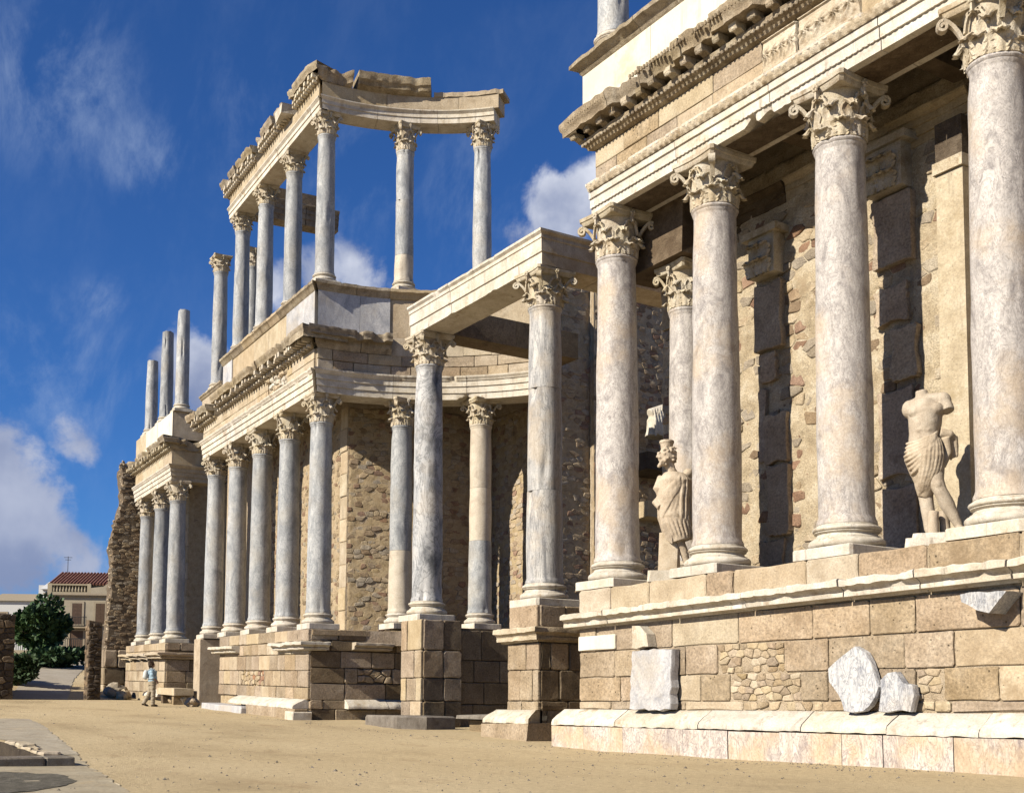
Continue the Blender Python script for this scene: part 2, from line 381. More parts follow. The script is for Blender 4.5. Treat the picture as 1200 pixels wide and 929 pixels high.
class MB:
    def __init__(s):
        s.v = []; s.f = []

    def add(s, vs, fs):
        b = len(s.v); s.v.extend(vs)
        s.f.extend([tuple(i + b for i in f) for f in fs])
        return b

    def box(s, x0, x1, y0, y1, z0, z1, jit=0.0, rnd=None):
        vs = [(x, y, z) for z in (z0, z1) for y in (y0, y1) for x in (x0, x1)]
        if jit:
            vs = [tuple(c + rnd.uniform(-jit, jit) for c in p) for p in vs]
        s.add(vs, [(0, 2, 3, 1), (4, 5, 7, 6), (0, 1, 5, 4), (1, 3, 7, 5), (3, 2, 6, 7), (2, 0, 4, 6)])

    def rings(s, rings, cap0=True, cap1=True, closed=True):
        n = len(rings[0]); b = len(s.v)
        for r in rings: s.v.extend(r)
        for i in range(len(rings) - 1):
            for j in range(n if closed else n - 1):
                k = (j + 1) % n
                s.f.append((b + i * n + j, b + i * n + k, b + (i + 1) * n + k, b + (i + 1) * n + j))
        if cap0: s.f.append(tuple(b + j for j in reversed(range(n))))
        if cap1: s.f.append(tuple(b + (len(rings) - 1) * n + j for j in range(n)))

    def lathe(s, prof, n=32, c=(0, 0), fn=None, cap0=True, cap1=True):
        rs = []
        for (r, z) in prof:
            ring = []
            for j in range(n):
                a = 2 * PI * j / n
                rr = r
                p = Vector((c[0] + rr * math.cos(a), c[1] + rr * math.sin(a), z))
                if fn: p = fn(p, r, a, z)
                ring.append(tuple(p))
            rs.append(ring)
        s.rings(rs, cap0, cap1)

    def tube(s, pts, rads, n=8):
        rs = []
        pts = [Vector(p) for p in pts]
        up = Vector((0.13, 0.21, 1)).normalized()
        for i, p in enumerate(pts):
            d = (pts[min(i + 1, len(pts) - 1)] - pts[max(i - 1, 0)])
            if d.length < 1e-6: d = Vector((0, 0, 1))
            d.normalize()
            x = d.cross(up)
            if x.length < 0.05: x = d.cross(Vector((1, 0, 0)))
            x.normalize(); y = d.cross(x)
            r = rads[i] if isinstance(rads, (list, tuple)) else rads
            rs.append([tuple(p + x * (r * math.cos(2 * PI * j / n)) + y * (r * math.sin(2 * PI * j / n))) for j in range(n)])
        s.rings(rs)

    def ell(s, c, r, n=12, m=8, rot=None):
        rs = []
        for i in range(1, m):
            th = PI * i / m
            ring = []
            for j in range(n):
                a = 2 * PI * j / n
                p = Vector((r[0] * math.sin(th) * math.cos(a), r[1] * math.sin(th) * math.sin(a), -r[2] * math.cos(th)))
                if rot: p = rot @ p
                ring.append(tuple(p + Vector(c)))
            rs.append(ring)
        s.rings(rs)

    def mesh(s, name, mat, smooth=None):
        me = bpy.data.meshes.new(name)
        me.from_pydata([tuple(p) for p in s.v], [], s.f)
        if smooth is not None:
            me.shade_smooth()
            me.set_sharp_from_angle(angle=RAD(smooth))
        if mat: me.materials.append(mat)
        me.update()
        return me

    def build(s, name, mat, parent=None, smooth=None, kind=None, label=None):
        """parent: Thing (vertices are in its frame), object, or None"""
        if isinstance(parent, Thing):
            s.v = [parent.loc(p) for p in s.v]
            po = parent.o
        elif isinstance(parent, tuple):
            s.v = [parent[0].loc(p) for p in s.v]
            po = parent[1]
        else:
            po = parent
        o = bpy.data.objects.new(name, s.mesh(name, mat, smooth)); COL.objects.link(o)
        if po is not None: o.parent = po
        if kind: o['kind'] = kind
        if label: o['label'] = label
        return o


def link_part(name, me, parent, loc=(0, 0, 0), rot=(0, 0, 0), scale=(1, 1, 1)):
    o = bpy.data.objects.new(name, me); COL.objects.link(o)
    o.parent = parent; o.location = loc; o.rotation_euler = rot; o.scale = scale
    return o


# ------------------------------------------------------------------ wall surfaces as maps (a along, z up, o out of the wall)
def m_front(v):            # faces -v
    return lambda a, z, o: (a, v - o, z)


def m_right(u):            # faces +u, a = v
    return lambda a, z, o: (u + o, a, z)


def m_seg(p, q):           # from p to q (left to right seen from outside)
    d = Vector((q[0] - p[0], q[1] - p[1])).normalized()
    nx, ny = d.y, -d.x
    return lambda a, z, o: (p[0] + d.x * a + nx * o, p[1] + d.y * a + ny * o, z)


def seg_len(p, q): return math.hypot(q[0] - p[0], q[1] - p[1])


EXC = (-26.3, 13.8)


def m_arc(r, c=EXC):       # concave wall, a = r*(pi - theta)
    def f(a, z, o):
        th = PI - a / r
        return (c[0] + (r - o) * math.cos(th), c[1] + (r - o) * math.sin(th), z)
    return f


def stone(mb, mp, poly, back, front, bev, dome=0.0, rnd=None):
    n = len(poly)
    cx = sum(p[0] for p in poly) / n; cz = sum(p[1] for p in poly) / n
    ins = []
    for (a, z) in poly:
        d = math.hypot(a - cx, z - cz) or 1e-6
        k = max(0.3, 1 - bev * 1.3 / d)
        ins.append((cx + (a - cx) * k, cz + (z - cz) * k))
    j = (lambda s: rnd.uniform(-s, s)) if rnd else (lambda s: 0.0)
    A = [mp(a, z, back) for a, z in poly]
    B = [mp(a, z, front - bev + j(bev * 0.3)) for a, z in poly]
    Cc = [mp(a, z, front + j(bev * 0.3)) for a, z in ins]
    b = len(mb.v)
    mb.rings([A, B, Cc], cap0=False, cap1=dome == 0.0)
    if dome:
        mb.v.append(mp(cx + j(bev), cz + j(bev), front + dome))
        top = b + 2 * n; ci = len(mb.v) - 1
        for i in range(n): mb.f.append((top + i, top + (i + 1) % n, ci))


def rect_poly(a0, a1, z0, z1, rnd, jit, cut):
    w = a1 - a0; h = z1 - z0
    c = min(cut, w * 0.2, h * 0.2)
    J = lambda s=1.0: rnd.uniform(-jit, jit) * s
    P = [(a0 + c * rnd.uniform(.4, 1.4), z0)]
    if w > 0.5: P.append((a0 + w * rnd.uniform(.4, .6), z0 + abs(J(.7))))
    P += [(a1 - c * rnd.uniform(.4, 1.4), z0), (a1, z0 + c * rnd.uniform(.4, 1.4)), (a1 - abs(J(.7)), z0 + h * rnd.uniform(.4, .6)), (a1, z1 - c * rnd.uniform(.4, 1.4)), (a1 - c * rnd.uniform(.4, 1.4), z1)]
    if w > 0.5: P.append((a0 + w * rnd.uniform(.4, .6), z1 - abs(J(.7))))
    P += [(a0 + c * rnd.uniform(.4, 1.4), z1), (a0, z1 - c * rnd.uniform(.4, 1.4)), (a0 + abs(J(.7)), z0 + h * rnd.uniform(.4, .6)), (a0, z0 + c * rnd.uniform(.4, 1.4))]
    return P


def ashlar(T, mp, a0, a1, rows, avg, mats, seed, holes=(), joint=0.012, back=-0.12, proud=0.02, bev=0.018, jit=0.012, cut=0.025, name='stone_block', smooth=None, var=0.35):
    rnd = random.Random(seed)
    for (z0, z1) in rows:
        a = a0; first = True
        while a < a1 - 0.02:
            w = avg * rnd.uniform(1 - var, 1 + var)
            if first: w *= rnd.uniform(.45, 1); first = False
            b = min(a + w, a1)
            if a1 - b < avg * 0.3: b = a1
            spans = [(a, b)]
            for (h0, h1, y0, y1) in holes:
                if y0 < (z0 + z1) / 2 < y1:
                    ns = []
                    for (s, e) in spans:
                        if e <= h0 or s >= h1: ns.append((s, e)); continue
                        if h0 - s > 0.08: ns.append((s, h0))
                        if e - h1 > 0.08: ns.append((h1, e))
                    spans = ns
            for (s, e) in spans:
                mb = MB()
                q = joint * rnd.uniform(.35, .8)
                stone(mb, mp, rect_poly(s + q, e - q, z0 + q, z1 - q, rnd, jit, cut), back, proud * rnd.uniform(-.2, 1), bev, 0.0, rnd)
                mb.build(name, rnd.choice(mats), T, smooth)
            a = b


def clip(poly, nx, nz, d):
    out = []
    for i in range(len(poly)):
        p = poly[i]; q = poly[(i + 1) % len(poly)]
        dp = p[0] * nx + p[1] * nz - d; dq = q[0] * nx + q[1] * nz - d
        if dp <= 0: out.append(p)
        if (dp < 0 < dq) or (dq < 0 < dp):
            t = dp / (dp - dq)
            out.append((p[0] + (q[0] - p[0]) * t, p[1] + (q[1] - p[1]) * t))
    return out


def cells(a0, a1, z0, z1, sx, sz, rnd):
    nx = max(1, int(round((a1 - a0) / sx))); nz = max(1, int(round((z1 - z0) / sz)))
    sx = (a1 - a0) / nx; sz = (z1 - z0) / nz
    pts = {}
    for j in range(-2, nz + 2):
        off = rnd.uniform(-.3, .3)
        for i in range(-2, nx + 2):
            pts[(i, j)] = (a0 + (i + .5 + off + rnd.uniform(-.36, .36)) * sx, z0 + (j + .5 + rnd.uniform(-.34, .34)) * sz)
    res = []
    for j in range(nz):
        for i in range(nx):
            c = pts[(i, j)]
            poly = [(a0, z0), (a1, z0), (a1, z1), (a0, z1)]
            for dj in (-1, 0, 1, -2, 2):
                for di in (-1, 0, 1, -2, 2):
                    if di == 0 and dj == 0: continue
                    q = pts.get((i + di, j + dj))
                    if q is None: continue
                    # metric squeezed so stones lie flat
                    k = (sx / sz) ** 2
                    nxx = q[0] - c[0]; nzz = (q[1] - c[1]) * k
                    d = (q[0] ** 2 - c[0] ** 2) / 2 + k * (q[1] ** 2 - c[1] ** 2) / 2
                    poly = clip(poly, nxx, nzz, d)
                    if len(poly) < 3: break
                if len(poly) < 3: break
            if len(poly) >= 3: res.append(poly)
    return res


def shrink_round(poly, gap, rnd):
    n = len(poly)
    cx = sum(p[0] for p in poly) / n; cz = sum(p[1] for p in poly) / n
    sh = []
    for (a, z) in poly:
        d = math.hypot(a - cx, z - cz) or 1e-6
        k = max(0.4, 1 - gap * rnd.uniform(.6, 1.7) / d)
        sh.append((cx + (a - cx) * k, cz + (z - cz) * k))
    out = []
    for i in range(n):
        p = sh[i]; q = sh[(i + 1) % n]
        if math.hypot(q[0] - p[0], q[1] - p[1]) < 0.05:
            out.append(((p[0] + q[0]) / 2, (p[1] + q[1]) / 2)); continue
        t = rnd.uniform(.02, .13)
        out.append((p[0] + (q[0] - p[0]) * t, p[1] + (q[1] - p[1]) * t))
        out.append((p[0] + (q[0] - p[0]) * (1 - t), p[1] + (q[1] - p[1]) * (1 - t)))
    return out


def area(poly):
    return abs(sum(poly[i][0] * poly[(i + 1) % len(poly)][1] - poly[(i + 1) % len(poly)][0] * poly[i][1] for i in range(len(poly)))) / 2


def rubble(T, mp, a0, a1, z0, z1, sx, sz, mats, seed, parts=0, gap=0.014, proud=(0.0, 0.05), bev=0.02, skip=0.06, keep=None, dome=0.006, name='stone', jname='rubble_stones'):
    rnd = random.Random(seed)
    cs = cells(a0, a1, z0, z1, sx, sz, rnd)
    if keep: cs = [c for c in cs if keep(sum(p[0] for p in c) / len(c), sum(p[1] for p in c) / len(c))]
    cs = [c for c in cs if area(c) > 0.0012 and rnd.random() > skip]
    cs.sort(key=area, reverse=True)
    rest = MB(); idx = []; slots = []
    for i, c in enumerate(cs):
        p = shrink_round(c, gap, rnd)
        if len(p) < 4: continue
        mat = rnd.choice(mats)
        mb = MB() if i < parts else rest
        stone(mb, mp, p, -0.08, rnd.uniform(*proud), bev, dome * rnd.uniform(.3, 1.6), rnd)
        if i < parts: mb.build(name, mat, T, 22)
        else:
            if mat not in slots: slots.append(mat)
            idx += [slots.index(mat)] * (len(rest.f) - len(idx))
    if rest.f:
        o = rest.build(jname, slots[0], T, 22, kind='stuff')
        for m_ in slots[1:]: o.data.materials.append(m_)
        o.data.polygons.foreach_set('material_index', idx)
        o.data.update()


def core(T, mp, a0, a1, z0, z1, o0, o1, mat, name='wall_core', step=0.6, jag=0.0, seed=0, top=None):
    """solid backing of a wall between depths o0 (back) and o1 (front)"""
    rnd = random.Random(seed)
    n = max(1, int((a1 - a0) / step)); mb = MB(); rs = []
    for i in range(n + 1):
        a = a0 + (a1 - a0) * i / n
        zt = top(a) if top else z1
        zt += rnd.uniform(-jag, jag)
        rs.append([mp(a, z0, o0), mp(a, z0, o1), mp(a, zt, o1), mp(a, zt + rnd.uniform(-jag, jag), o0)])
    mb.rings(rs)
    return mb.build(name, mat, T)


def rough_face(T, mp, a0, a1, z0, z1, mat, name, amp=0.05, step=0.12, o=0.0, scale=1.6, seed=0.0):
    """an uneven plastered skin: a displaced grid"""
    na = max(2, int((a1 - a0) / step)); nz = max(2, int((z1 - z0) / step))
    mb = MB(); vs = []
    for j in range(nz + 1):
        for i in range(na + 1):
            a = a0 + (a1 - a0) * i / na; z = z0 + (z1 - z0) * j / nz
            d = mnoise.noise(Vector((a * scale, z * scale, seed))) * amp + mnoise.noise(Vector((a * scale * 3.7, z * scale * 3.7, seed + 5))) * amp * .5
            e = 0.0 if 0 < i < na and 0 < j < nz else -0.1
            vs.append(mp(a, z, o + d + e))
    fs = [(j * (na + 1) + i, j * (na + 1) + i + 1, (j + 1) * (na + 1) + i + 1, (j + 1) * (na + 1) + i) for j in range(nz) for i in range(na)]
    mb.add(vs, fs)
    return mb.build(name, mat, T, 60)


def run(T, mp, prof, a0, a1, name, mats, seed, block=1.7, gap=0.008, mit0=0, mit1=0, step=0.45, jag=None, zj=0.004, oj=0.006, smooth=None, parent=None, var=.3, kind=None):
    """moulded blocks: profile (o, z) swept along the wall, cut into blocks"""
    rnd = random.Random(seed)
    mats = mats if isinstance(mats, list) else [mats]
    cuts = [a0]
    while cuts[-1] < a1 - 0.01:
        b = cuts[-1] + block * rnd.uniform(1 - var, 1 + var)
        if a1 - b < block * 0.4: b = a1
        cuts.append(b)
    res = []
    for i in range(len(cuts) - 1):
        s, e = cuts[i], cuts[i + 1]
        g0 = 0 if i == 0 else gap / 2
        g1 = 0 if i == len(cuts) - 2 else gap / 2
        dz = rnd.uniform(-zj, zj); do = rnd.uniform(-oj, oj)
        n = max(1, int(math.ceil((e - s) / step)))
        rs = []
        for k in range(n + 1):
            a = s + g0 + (e - g1 - s - g0) * k / n
            ring = []
            for (o, z) in prof:
                aa = a
                if i == 0 and k == 0 and mit0: aa = a - o * mit0
                if i == len(cuts) - 2 and k == n and mit1: aa = a + o * mit1
                o2, z2 = o, z
                if jag: o2, z2 = jag(aa, o, z)
                ring.append(mp(aa, z2 + dz, o2 + do))
            rs.append(ring)
        mb = MB(); mb.rings(rs)
        res.append(mb.build(name, rnd.choice(mats), (T, parent) if parent else T, smooth, kind=kind))
    return res


def p_arch(z0, h, d=0.84, s=1.0):
    return [(-d, z0), (0, z0), (0, z0 + .27 * h), (.035 * s, z0 + .28 * h), (.035 * s, z0 + .55 * h), (.07 * s, z0 + .56 * h), (.07 * s, z0 + .78 * h),
            (.10 * s, z0 + .80 * h), (.11 * s, z0 + .85 * h), (.16 * s, z0 + .93 * h), (.165 * s, z0 + h), (-d, z0 + h)]


def p_arch2(z0, h, d=0.84):
    return [(-d, z0), (0, z0), (0, z0 + .42 * h), (.03, z0 + .44 * h), (.03, z0 + .72 * h), (.05, z0 + .78 * h), (.10, z0 + .92 * h), (.10, z0 + h), (-d, z0 + h)]


def p_beam(z0, h, d=0.84):
    return [(-d, z0), (0, z0), (0, z0 + .36 * h), (.035, z0 + .37 * h), (.035, z0 + .74 * h), (.06, z0 + .76 * h), (.06, z0 + .86 * h), (.12, z0 + .93 * h), (.12, z0 + h), (-d, z0 + h)]


def p_rect(z0, z1, d=0.8, o=0.0):
    return [(-d, z0), (o, z0), (o, z1), (-d, z1)]


def p_cornice(z0, h, out=0.5, d=0.8):
    return [(-d, z0), (0.02, z0), (.05, z0 + .10 * h), (.12, z0 + .22 * h), (.14, z0 + .34 * h), (.14, z0 + .56 * h), (out - .07, z0 + .58 * h), (out - .05, z0 + .56 * h),
            (out - .05, z0 + .74 * h), (out - .02, z0 + .80 * h), (out, z0 + .90 * h), (out, z0 + h), (-d, z0 + h)]


def p_cap(z0, h, out=0.2, d=0.7):
    return [(-d, z0), (0.0, z0), (.04, z0 + .15 * h), (.06, z0 + .35 * h), (out * .8, z0 + .60 * h), (out, z0 + .68 * h), (out, z0 + h), (-d, z0 + h)]


def p_base(z0, h, out=0.3, d=0.3):
    return [(-d, z0), (out, z0), (out, z0 + .18 * h), (out * .93, z0 + .35 * h), (out * .62, z0 + .62 * h), (out * .30, z0 + .84 * h), (.10 * out, z0 + h), (-d, z0 + h)]


def p_podcorn(z0, h, out=0.32, d=0.3):
    return [(-d, z0), (.02, z0), (.04, z0 + .10 * h), (out * .60, z0 + .13 * h), (out * .64, z0 + .32 * h), (out * .58, z0 + .36 * h), (out * .66, z0 + .50 * h), (out * .82, z0 + .60 * h), (out * .86, z0 + .62 * h), (out, z0 + .64 * h), (out, z0 + .93 * h), (out * .93, z0 + h), (-d, z0 + h)]


def jagged(zcut, amp, seed, scale=1.3, o_from=0.15, thresh=0.0):
    """weathered outline: bites out of the projecting part"""
    def f(a, o, z):
        if o <= o_from: return o, z
        n = mnoise.noise(Vector((a * scale, seed, 0))) + .5 * mnoise.noise(Vector((a * scale * 3.1, seed + 3, 0)))
        bite = max(0.0, n - thresh) * amp
        n2 = mnoise.noise(Vector((a * 6.0, seed, z * 5))) * 0.02
        return max(o_from, o - bite) + n2, z - (bite * .25 if z > zcut else 0) + n2
    return f


def chipped(z0, amp, seed, top=None):
    """an architrave whose lower edge has lost pieces and whose crown is nicked"""
    def f(a, o, z):
        if o > -.3 and z < z0 + .012:
            n = mnoise.noise(Vector((a * 1.1, seed, 0))) + .45 * mnoise.noise(Vector((a * 5.0, seed, 2)))
            return o - max(0, n - .38) * amp * .35, z + min(.16, max(0, n - .38) * amp)
        if o > .09:
            n = mnoise.noise(Vector((a * 2.3, seed, 5))) + .5 * mnoise.noise(Vector((a * 9, seed, 7)))
            return max(.06, o - max(0, n - .30) * amp * .5), z
        return o + .006 * mnoise.noise(Vector((a * 6, z * 9, seed))), z
    return f


# ------------------------------------------------------------------ columns
def column_base_mesh():
    mb = MB()
    prof = [(1.0, .0)]
    def tor(r, zc, h, bulge, n=6):
        return [(r + bulge * math.cos(-PI / 2 + PI * i / n), zc + h / 2 * math.sin(-PI / 2 + PI * i / n)) for i in range(n + 1)]
    p = tor(1.20, .20, .38, .16) + [(1.19, .40), (1.19, .44), (1.10, .50), (1.07, .58), (1.12, .64), (1.17, .66), (1.17, .69)] + tor(1.13, .80, .20, .10) + [(1.10, .91), (1.10, .97), (1.04, 1.0)]
    def wob(pv, r, a, z):
        k = 1 + .02 * mnoise.noise(Vector((math.cos(a) * 2, math.sin(a) * 2, z * 3))) - .05 * max(0, mnoise.noise(Vector((math.cos(a) * 1.3 + 7, math.sin(a) * 1.3, z))) - .25)
        return Vector((pv.x * k, pv.y * k, pv.z))
    mb.lathe(p, 40, fn=wob)
    return mb.mesh('column_base', WHITE, 40)


def bell_r(z): return .415 + .02 * z + .16 * max(0, z - .35) ** 2 * 1.6


def leaf_mesh(H, Wd, curl, off, ns=9, nt=12):
    mb = MB(); fr = []; bk = []
    for i in range(nt + 1):
        t = i / nt
        if t < .68:
            z = H * t / .68 * .95; out = .035 + .02 * t
        else:
            q = (t - .68) / .32
            z = H * (.95 + .05 * math.sin(q * PI * .5) - .22 * q * q); out = .05 + curl * (q ** 1.3)
        r0 = bell_r(min(z, .95)) + out + off
        w = Wd * (.72 + .38 * math.sin(PI * min(1, t * 1.05))) * (1 - .55 * max(0, t - .6) / .4)
        w *= 1 + .20 * math.sin(t * 2 * PI * 4.2)
        for j in range(ns):
            s = -1 + 2 * j / (ns - 1)
            a = s * w / r0
            rr = r0 + .018 * math.cos(s * 2.5 * PI) + .035 * (1 - abs(s)) - .022 * (abs(s) < .12) + (.03 * abs(s) if t > .5 else 0)
            zz_ = z - .05 * abs(s) * t + .02 * math.sin(t * 2 * PI * 4.2) * abs(s)
            fr.append((rr * math.sin(a), -rr * math.cos(a), zz_))
            rb = rr - .045
            bk.append((rb * math.sin(a), -rb * math.cos(a), zz_ - .01))
    n = len(fr); mb.v = fr + bk
    g = lambda i, j: i * ns + j
    for i in range(nt):
        for j in range(ns - 1):
            mb.f.append((g(i, j), g(i, j + 1), g(i + 1, j + 1), g(i + 1, j)))
            mb.f.append((n + g(i, j), n + g(i + 1, j), n + g(i + 1, j + 1), n + g(i, j + 1)))
        mb.f.append((g(i, 0), g(i + 1, 0), n + g(i + 1, 0), n + g(i, 0)))
        mb.f.append((g(i, ns - 1), n + g(i, ns - 1), n + g(i + 1, ns - 1), g(i + 1, ns - 1)))
    for j in range(ns - 1): mb.f.append((g(nt, j), g(nt, j + 1), n + g(nt, j + 1), n + g(nt, j)))
    return mb


def volute_mesh():
    """corner scroll, in the diagonal plane (towards -y), plus its stalk"""
    mb = MB(); pts = []
    P = [(.50, .50), (.55, .60), (.62, .70), (.70, .775), (.765, .80)]
    c = (.775, .715)
    for k in range(15):
        a = PI / 2 + .12 - k * .62
        r = .095 * (1 - k / 17.0)
        P.append((c[0] + r * math.cos(a), c[1] + r * math.sin(a)))
    rs = []
    for i, (r, z) in enumerate(P):
        t = i / (len(P) - 1)
        hw = .035 + .03 * min(1, i / 4)
        th = .022 if i > 4 else .03
        # outward normal in plane
        q0 = P[max(0, i - 1)]; q1 = P[min(len(P) - 1, i + 1)]
        d = Vector((q1[0] - q0[0], q1[1] - q0[1])).normalized(); nn = Vector((-d.y, d.x))
        rs.append([(-hw, -(r + nn.x * th), z + nn.y * th), (hw, -(r + nn.x * th), z + nn.y * th), (hw, -(r - nn.x * th), z - nn.y * th), (-hw, -(r - nn.x * th), z - nn.y * th)])
    mb.rings(rs)
    return mb


def helix_mesh():
    mb = MB()
    for sgn in (-1, 1):
        rs = []
        P = [(sgn * .20, .46), (sgn * .17, .58), (sgn * .12, .68)]
        for k in range(9):
            a = (PI - PI * .1) - k * .6
            r = .055 * (1 - k / 11)
            P.append((sgn * (.085 + r * -math.cos(a) * -1 - 0.0), .70 + r * math.sin(a)))
        for (x, z) in P:
            r = bell_r(z) + .05
            rs.append([(x - .02, -r - .03, z), (x + .02, -r - .03, z + .005), (x + .02, -r + .03, z + .005), (x - .02, -r + .03, z)])
        mb.rings(rs)
    return mb


def flower_mesh():
    mb = MB()
    for k in range(6):
        a = k * PI / 3
        mb.ell((.045 * math.cos(a), -.60, .90 + .045 * math.sin(a)), (.034, .03, .034), 7, 5)
    mb.ell((0, -.625, .90), (.03, .03, .03), 7, 5)
    mb.box(-.02, .02, -.60, -.5, .70, .90)
    return mb


def abacus_mesh():
    mb = MB()
    def outline(corner, mid, cutw, n=9):
        P = []
        for s in range(4):
            rot = s * PI / 2
            for i in range(n + 1):
                t = -1 + 2 * i / n
                x = t * (corner - cutw); y = -(mid + (corner - cutw * .2 - mid) * t * t)
                P.append((x * math.cos(rot) - y * math.sin(rot), x * math.sin(rot) + y * math.cos(rot)))
        return P
    rs = []
    for (z, c, m_) in ((.83, .56, .50), (.86, .585, .525), (.91, .60, .54), (.925, .625, .565), (1.0, .635, .575)):
        rs.append([(x, y, z) for (x, y) in outline(c, m_, .07)])
    mb.rings(rs)
    return mb


def bell_mesh():
    mb = MB()
    prof = [(.44, 0), (.46, .012), (.46, .03), (.43, .04)] + [(bell_r(.04 + .8 * i / 8), .04 + .8 * i / 8) for i in range(9)]
    mb.lathe(prof, 28)
    return mb


CAPMESH = {}
for key, mat in (('cream', CARVED), ('brown', CARVED_SHADED)):
    CAPMESH[key] = dict(
        lo=leaf_mesh(.36, .165, .13, 0.0).mesh('acanthus_leaf', mat, 45),
        hi=leaf_mesh(.64, .16, .14, -.02).mesh('acanthus_leaf', mat, 45),
        vol=volute_mesh().mesh('volute', mat, 40), hel=helix_mesh().mesh('helix', mat, 40),
        flo=flower_mesh().mesh('flower', mat, 40), aba=abacus_mesh().mesh('abacus', mat, 30), bell=bell_mesh().mesh('capital', mat, 50))
BASEM = column_base_mesh()


def add_capital(parent, z, h, seed, wear=0.12, mat='cream', r1=0.38, yaw=0.0):
    C = CAPMESH[mat]; rnd = random.Random(seed)
    cap = link_part('capital', C['bell'], parent, (0, 0, z), (0, 0, yaw), (r1 / .415, r1 / .415, h))
    link_part('abacus', C['aba'], cap)
    for k in range(8):
        br = rnd.random() < wear * 1.6
        link_part('acanthus_leaf', C['lo'], cap, (0, 0, 0), (rnd.uniform(-.03, .03), 0, k * PI / 4 + rnd.uniform(-.05, .05)), (1, 1, rnd.uniform(.55, .75) if br else rnd.uniform(.88, 1.1)))
        br = rnd.random() < wear * 1.6
        link_part('acanthus_leaf', C['hi'], cap, (0, 0, 0), (rnd.uniform(-.02, .02), 0, k * PI / 4 + PI / 8 + rnd.uniform(-.05, .05)), (.97 if br else 1, .97 if br else 1, rnd.uniform(.6, .8) if br else rnd.uniform(.9, 1.06)))
    for k in range(4):
        if rnd.random() > wear: link_part('volute', C['vol'], cap, (0, 0, 0), (0, 0, k * PI / 2 + PI / 4))
        link_part('helix', C['hel'], cap, (0, 0, 0), (0, 0, k * PI / 2))
        if rnd.random() > wear * 2: link_part('flower', C['flo'], cap, (0, 0, 0), (0, 0, k * PI / 2))
    return cap


def shaft_mesh(r0, r1, z0, z1, seed, mat, rough=0.006, chips=0.0, top_ring=True, n=48, broken=False, foot=True):
    mb = MB(); prof = []
    H = z1 - z0
    def rad(t):
        return r0 + (r1 - r0) * (t ** 1.35) + .012 * math.sin(PI * t) * r0 / .44
    if foot: prof += [(r0 * 1.075, z0), (r0 * 1.075, z0 + .05), (r0 * 1.03, z0 + .09)]
    m = max(6, int(H / .22))
    for i in range(m + 1):
        t = i / m
        z = z0 + (.14 if foot else 0) + (H - (.14 if foot else 0) - (.16 if top_ring else 0)) * t
        prof.append((rad((z - z0) / H), z))
    if top_ring:
        prof += [(r1 * 1.02, z1 - .13), (r1 * 1.07, z1 - .10), (r1 * 1.07, z1 - .075), (r1 * 1.10, z1 - .065), (r1 * 1.13, z1 - .035), (r1 * 1.10, z1 - .005), (r1, z1)]
    sx = seed * 3.17
    def wob(p, r, a, z):
        c, s_ = math.cos(a), math.sin(a)
        d = mnoise.noise(Vector((c * 1.1 + sx, s_ * 1.1, z * .8))) * rough * 1.6 + mnoise.noise(Vector((c * 3 + sx, s_ * 3, z * 2.2))) * rough
        q = mnoise.noise(Vector((c * 1.7 + sx + 9, s_ * 1.7, z * 1.1)))
        if chips and q > .42: d -= (q - .42) * chips
        zz_ = z
        if broken and z > z1 - .02: zz_ = z + .05 * mnoise.noise(Vector((c * 1.5 + sx, s_ * 1.5, 0))) + .03 * c
        return Vector((p.x + c * d, p.y + s_ * d, zz_))
    mb.lathe(prof, n, fn=wob)
    return mb.mesh('shaft', mat, 35)


def column(frame, u, v, z0, z_ast, z_top, r0, label, group, mat, seed, cap='cream', broken=False, drums=None, wear=0.12, base_h=0.38, plinth_h=0.17, chips=0.15, rough=0.006, plinth_half=1.42):
    T = Thing('marble_column', label, 'column', frame, (u, v, z0), group)
    r1 = r0 * .87
    rnd = random.Random(seed)
    mb = MB()
    h = r0 * plinth_half
    z = 0.0
    # square plinth with chipped corners
    ring = rect_poly(-h, h, -h, h, rnd, .02, .05)
    mb.rings([[(x, y, 0) for x, y in ring], [(x, y, plinth_h - .015) for x, y in ring], [(x * .98, y * .98, plinth_h) for x, y in ring]])
    mb.build('plinth', WHITE, T.o)
    link_part('base', BASEM, T.o, (0, 0, plinth_h), (0, 0, rnd.uniform(0, 6)), (r0, r0, base_h))
    zb = plinth_h + base_h
    H = z_ast - z0
    if drums:
        zc = zb
        sh = None
        for i, (frac, m_) in enumerate(drums):
            ze = zb + (H - zb) * frac
            me = shaft_mesh(r0 + (r1 - r0) * ((zc - zb) / (H - zb)), r0 + (r1 - r0) * ((ze - zb) / (H - zb)), zc + (.006 if i else 0), ze, seed + i, m_, rough, chips, i == len(drums) - 1, foot=i == 0, broken=broken)
            me.name = 'drum'
            link_part('drum', me, T.o)
            zc = ze
    else:
        link_part('shaft', shaft_mesh(r0, r1, zb, H, seed, mat, rough, chips, not broken, broken=broken), T.o)
    if not broken:
        add_capital(T.o, H, z_top - z_ast, seed + 50, wear, cap, r1)
    return T

# ================================================================== GROUND
PIT = (-24.6, -20.1, -1.0, 3.85)


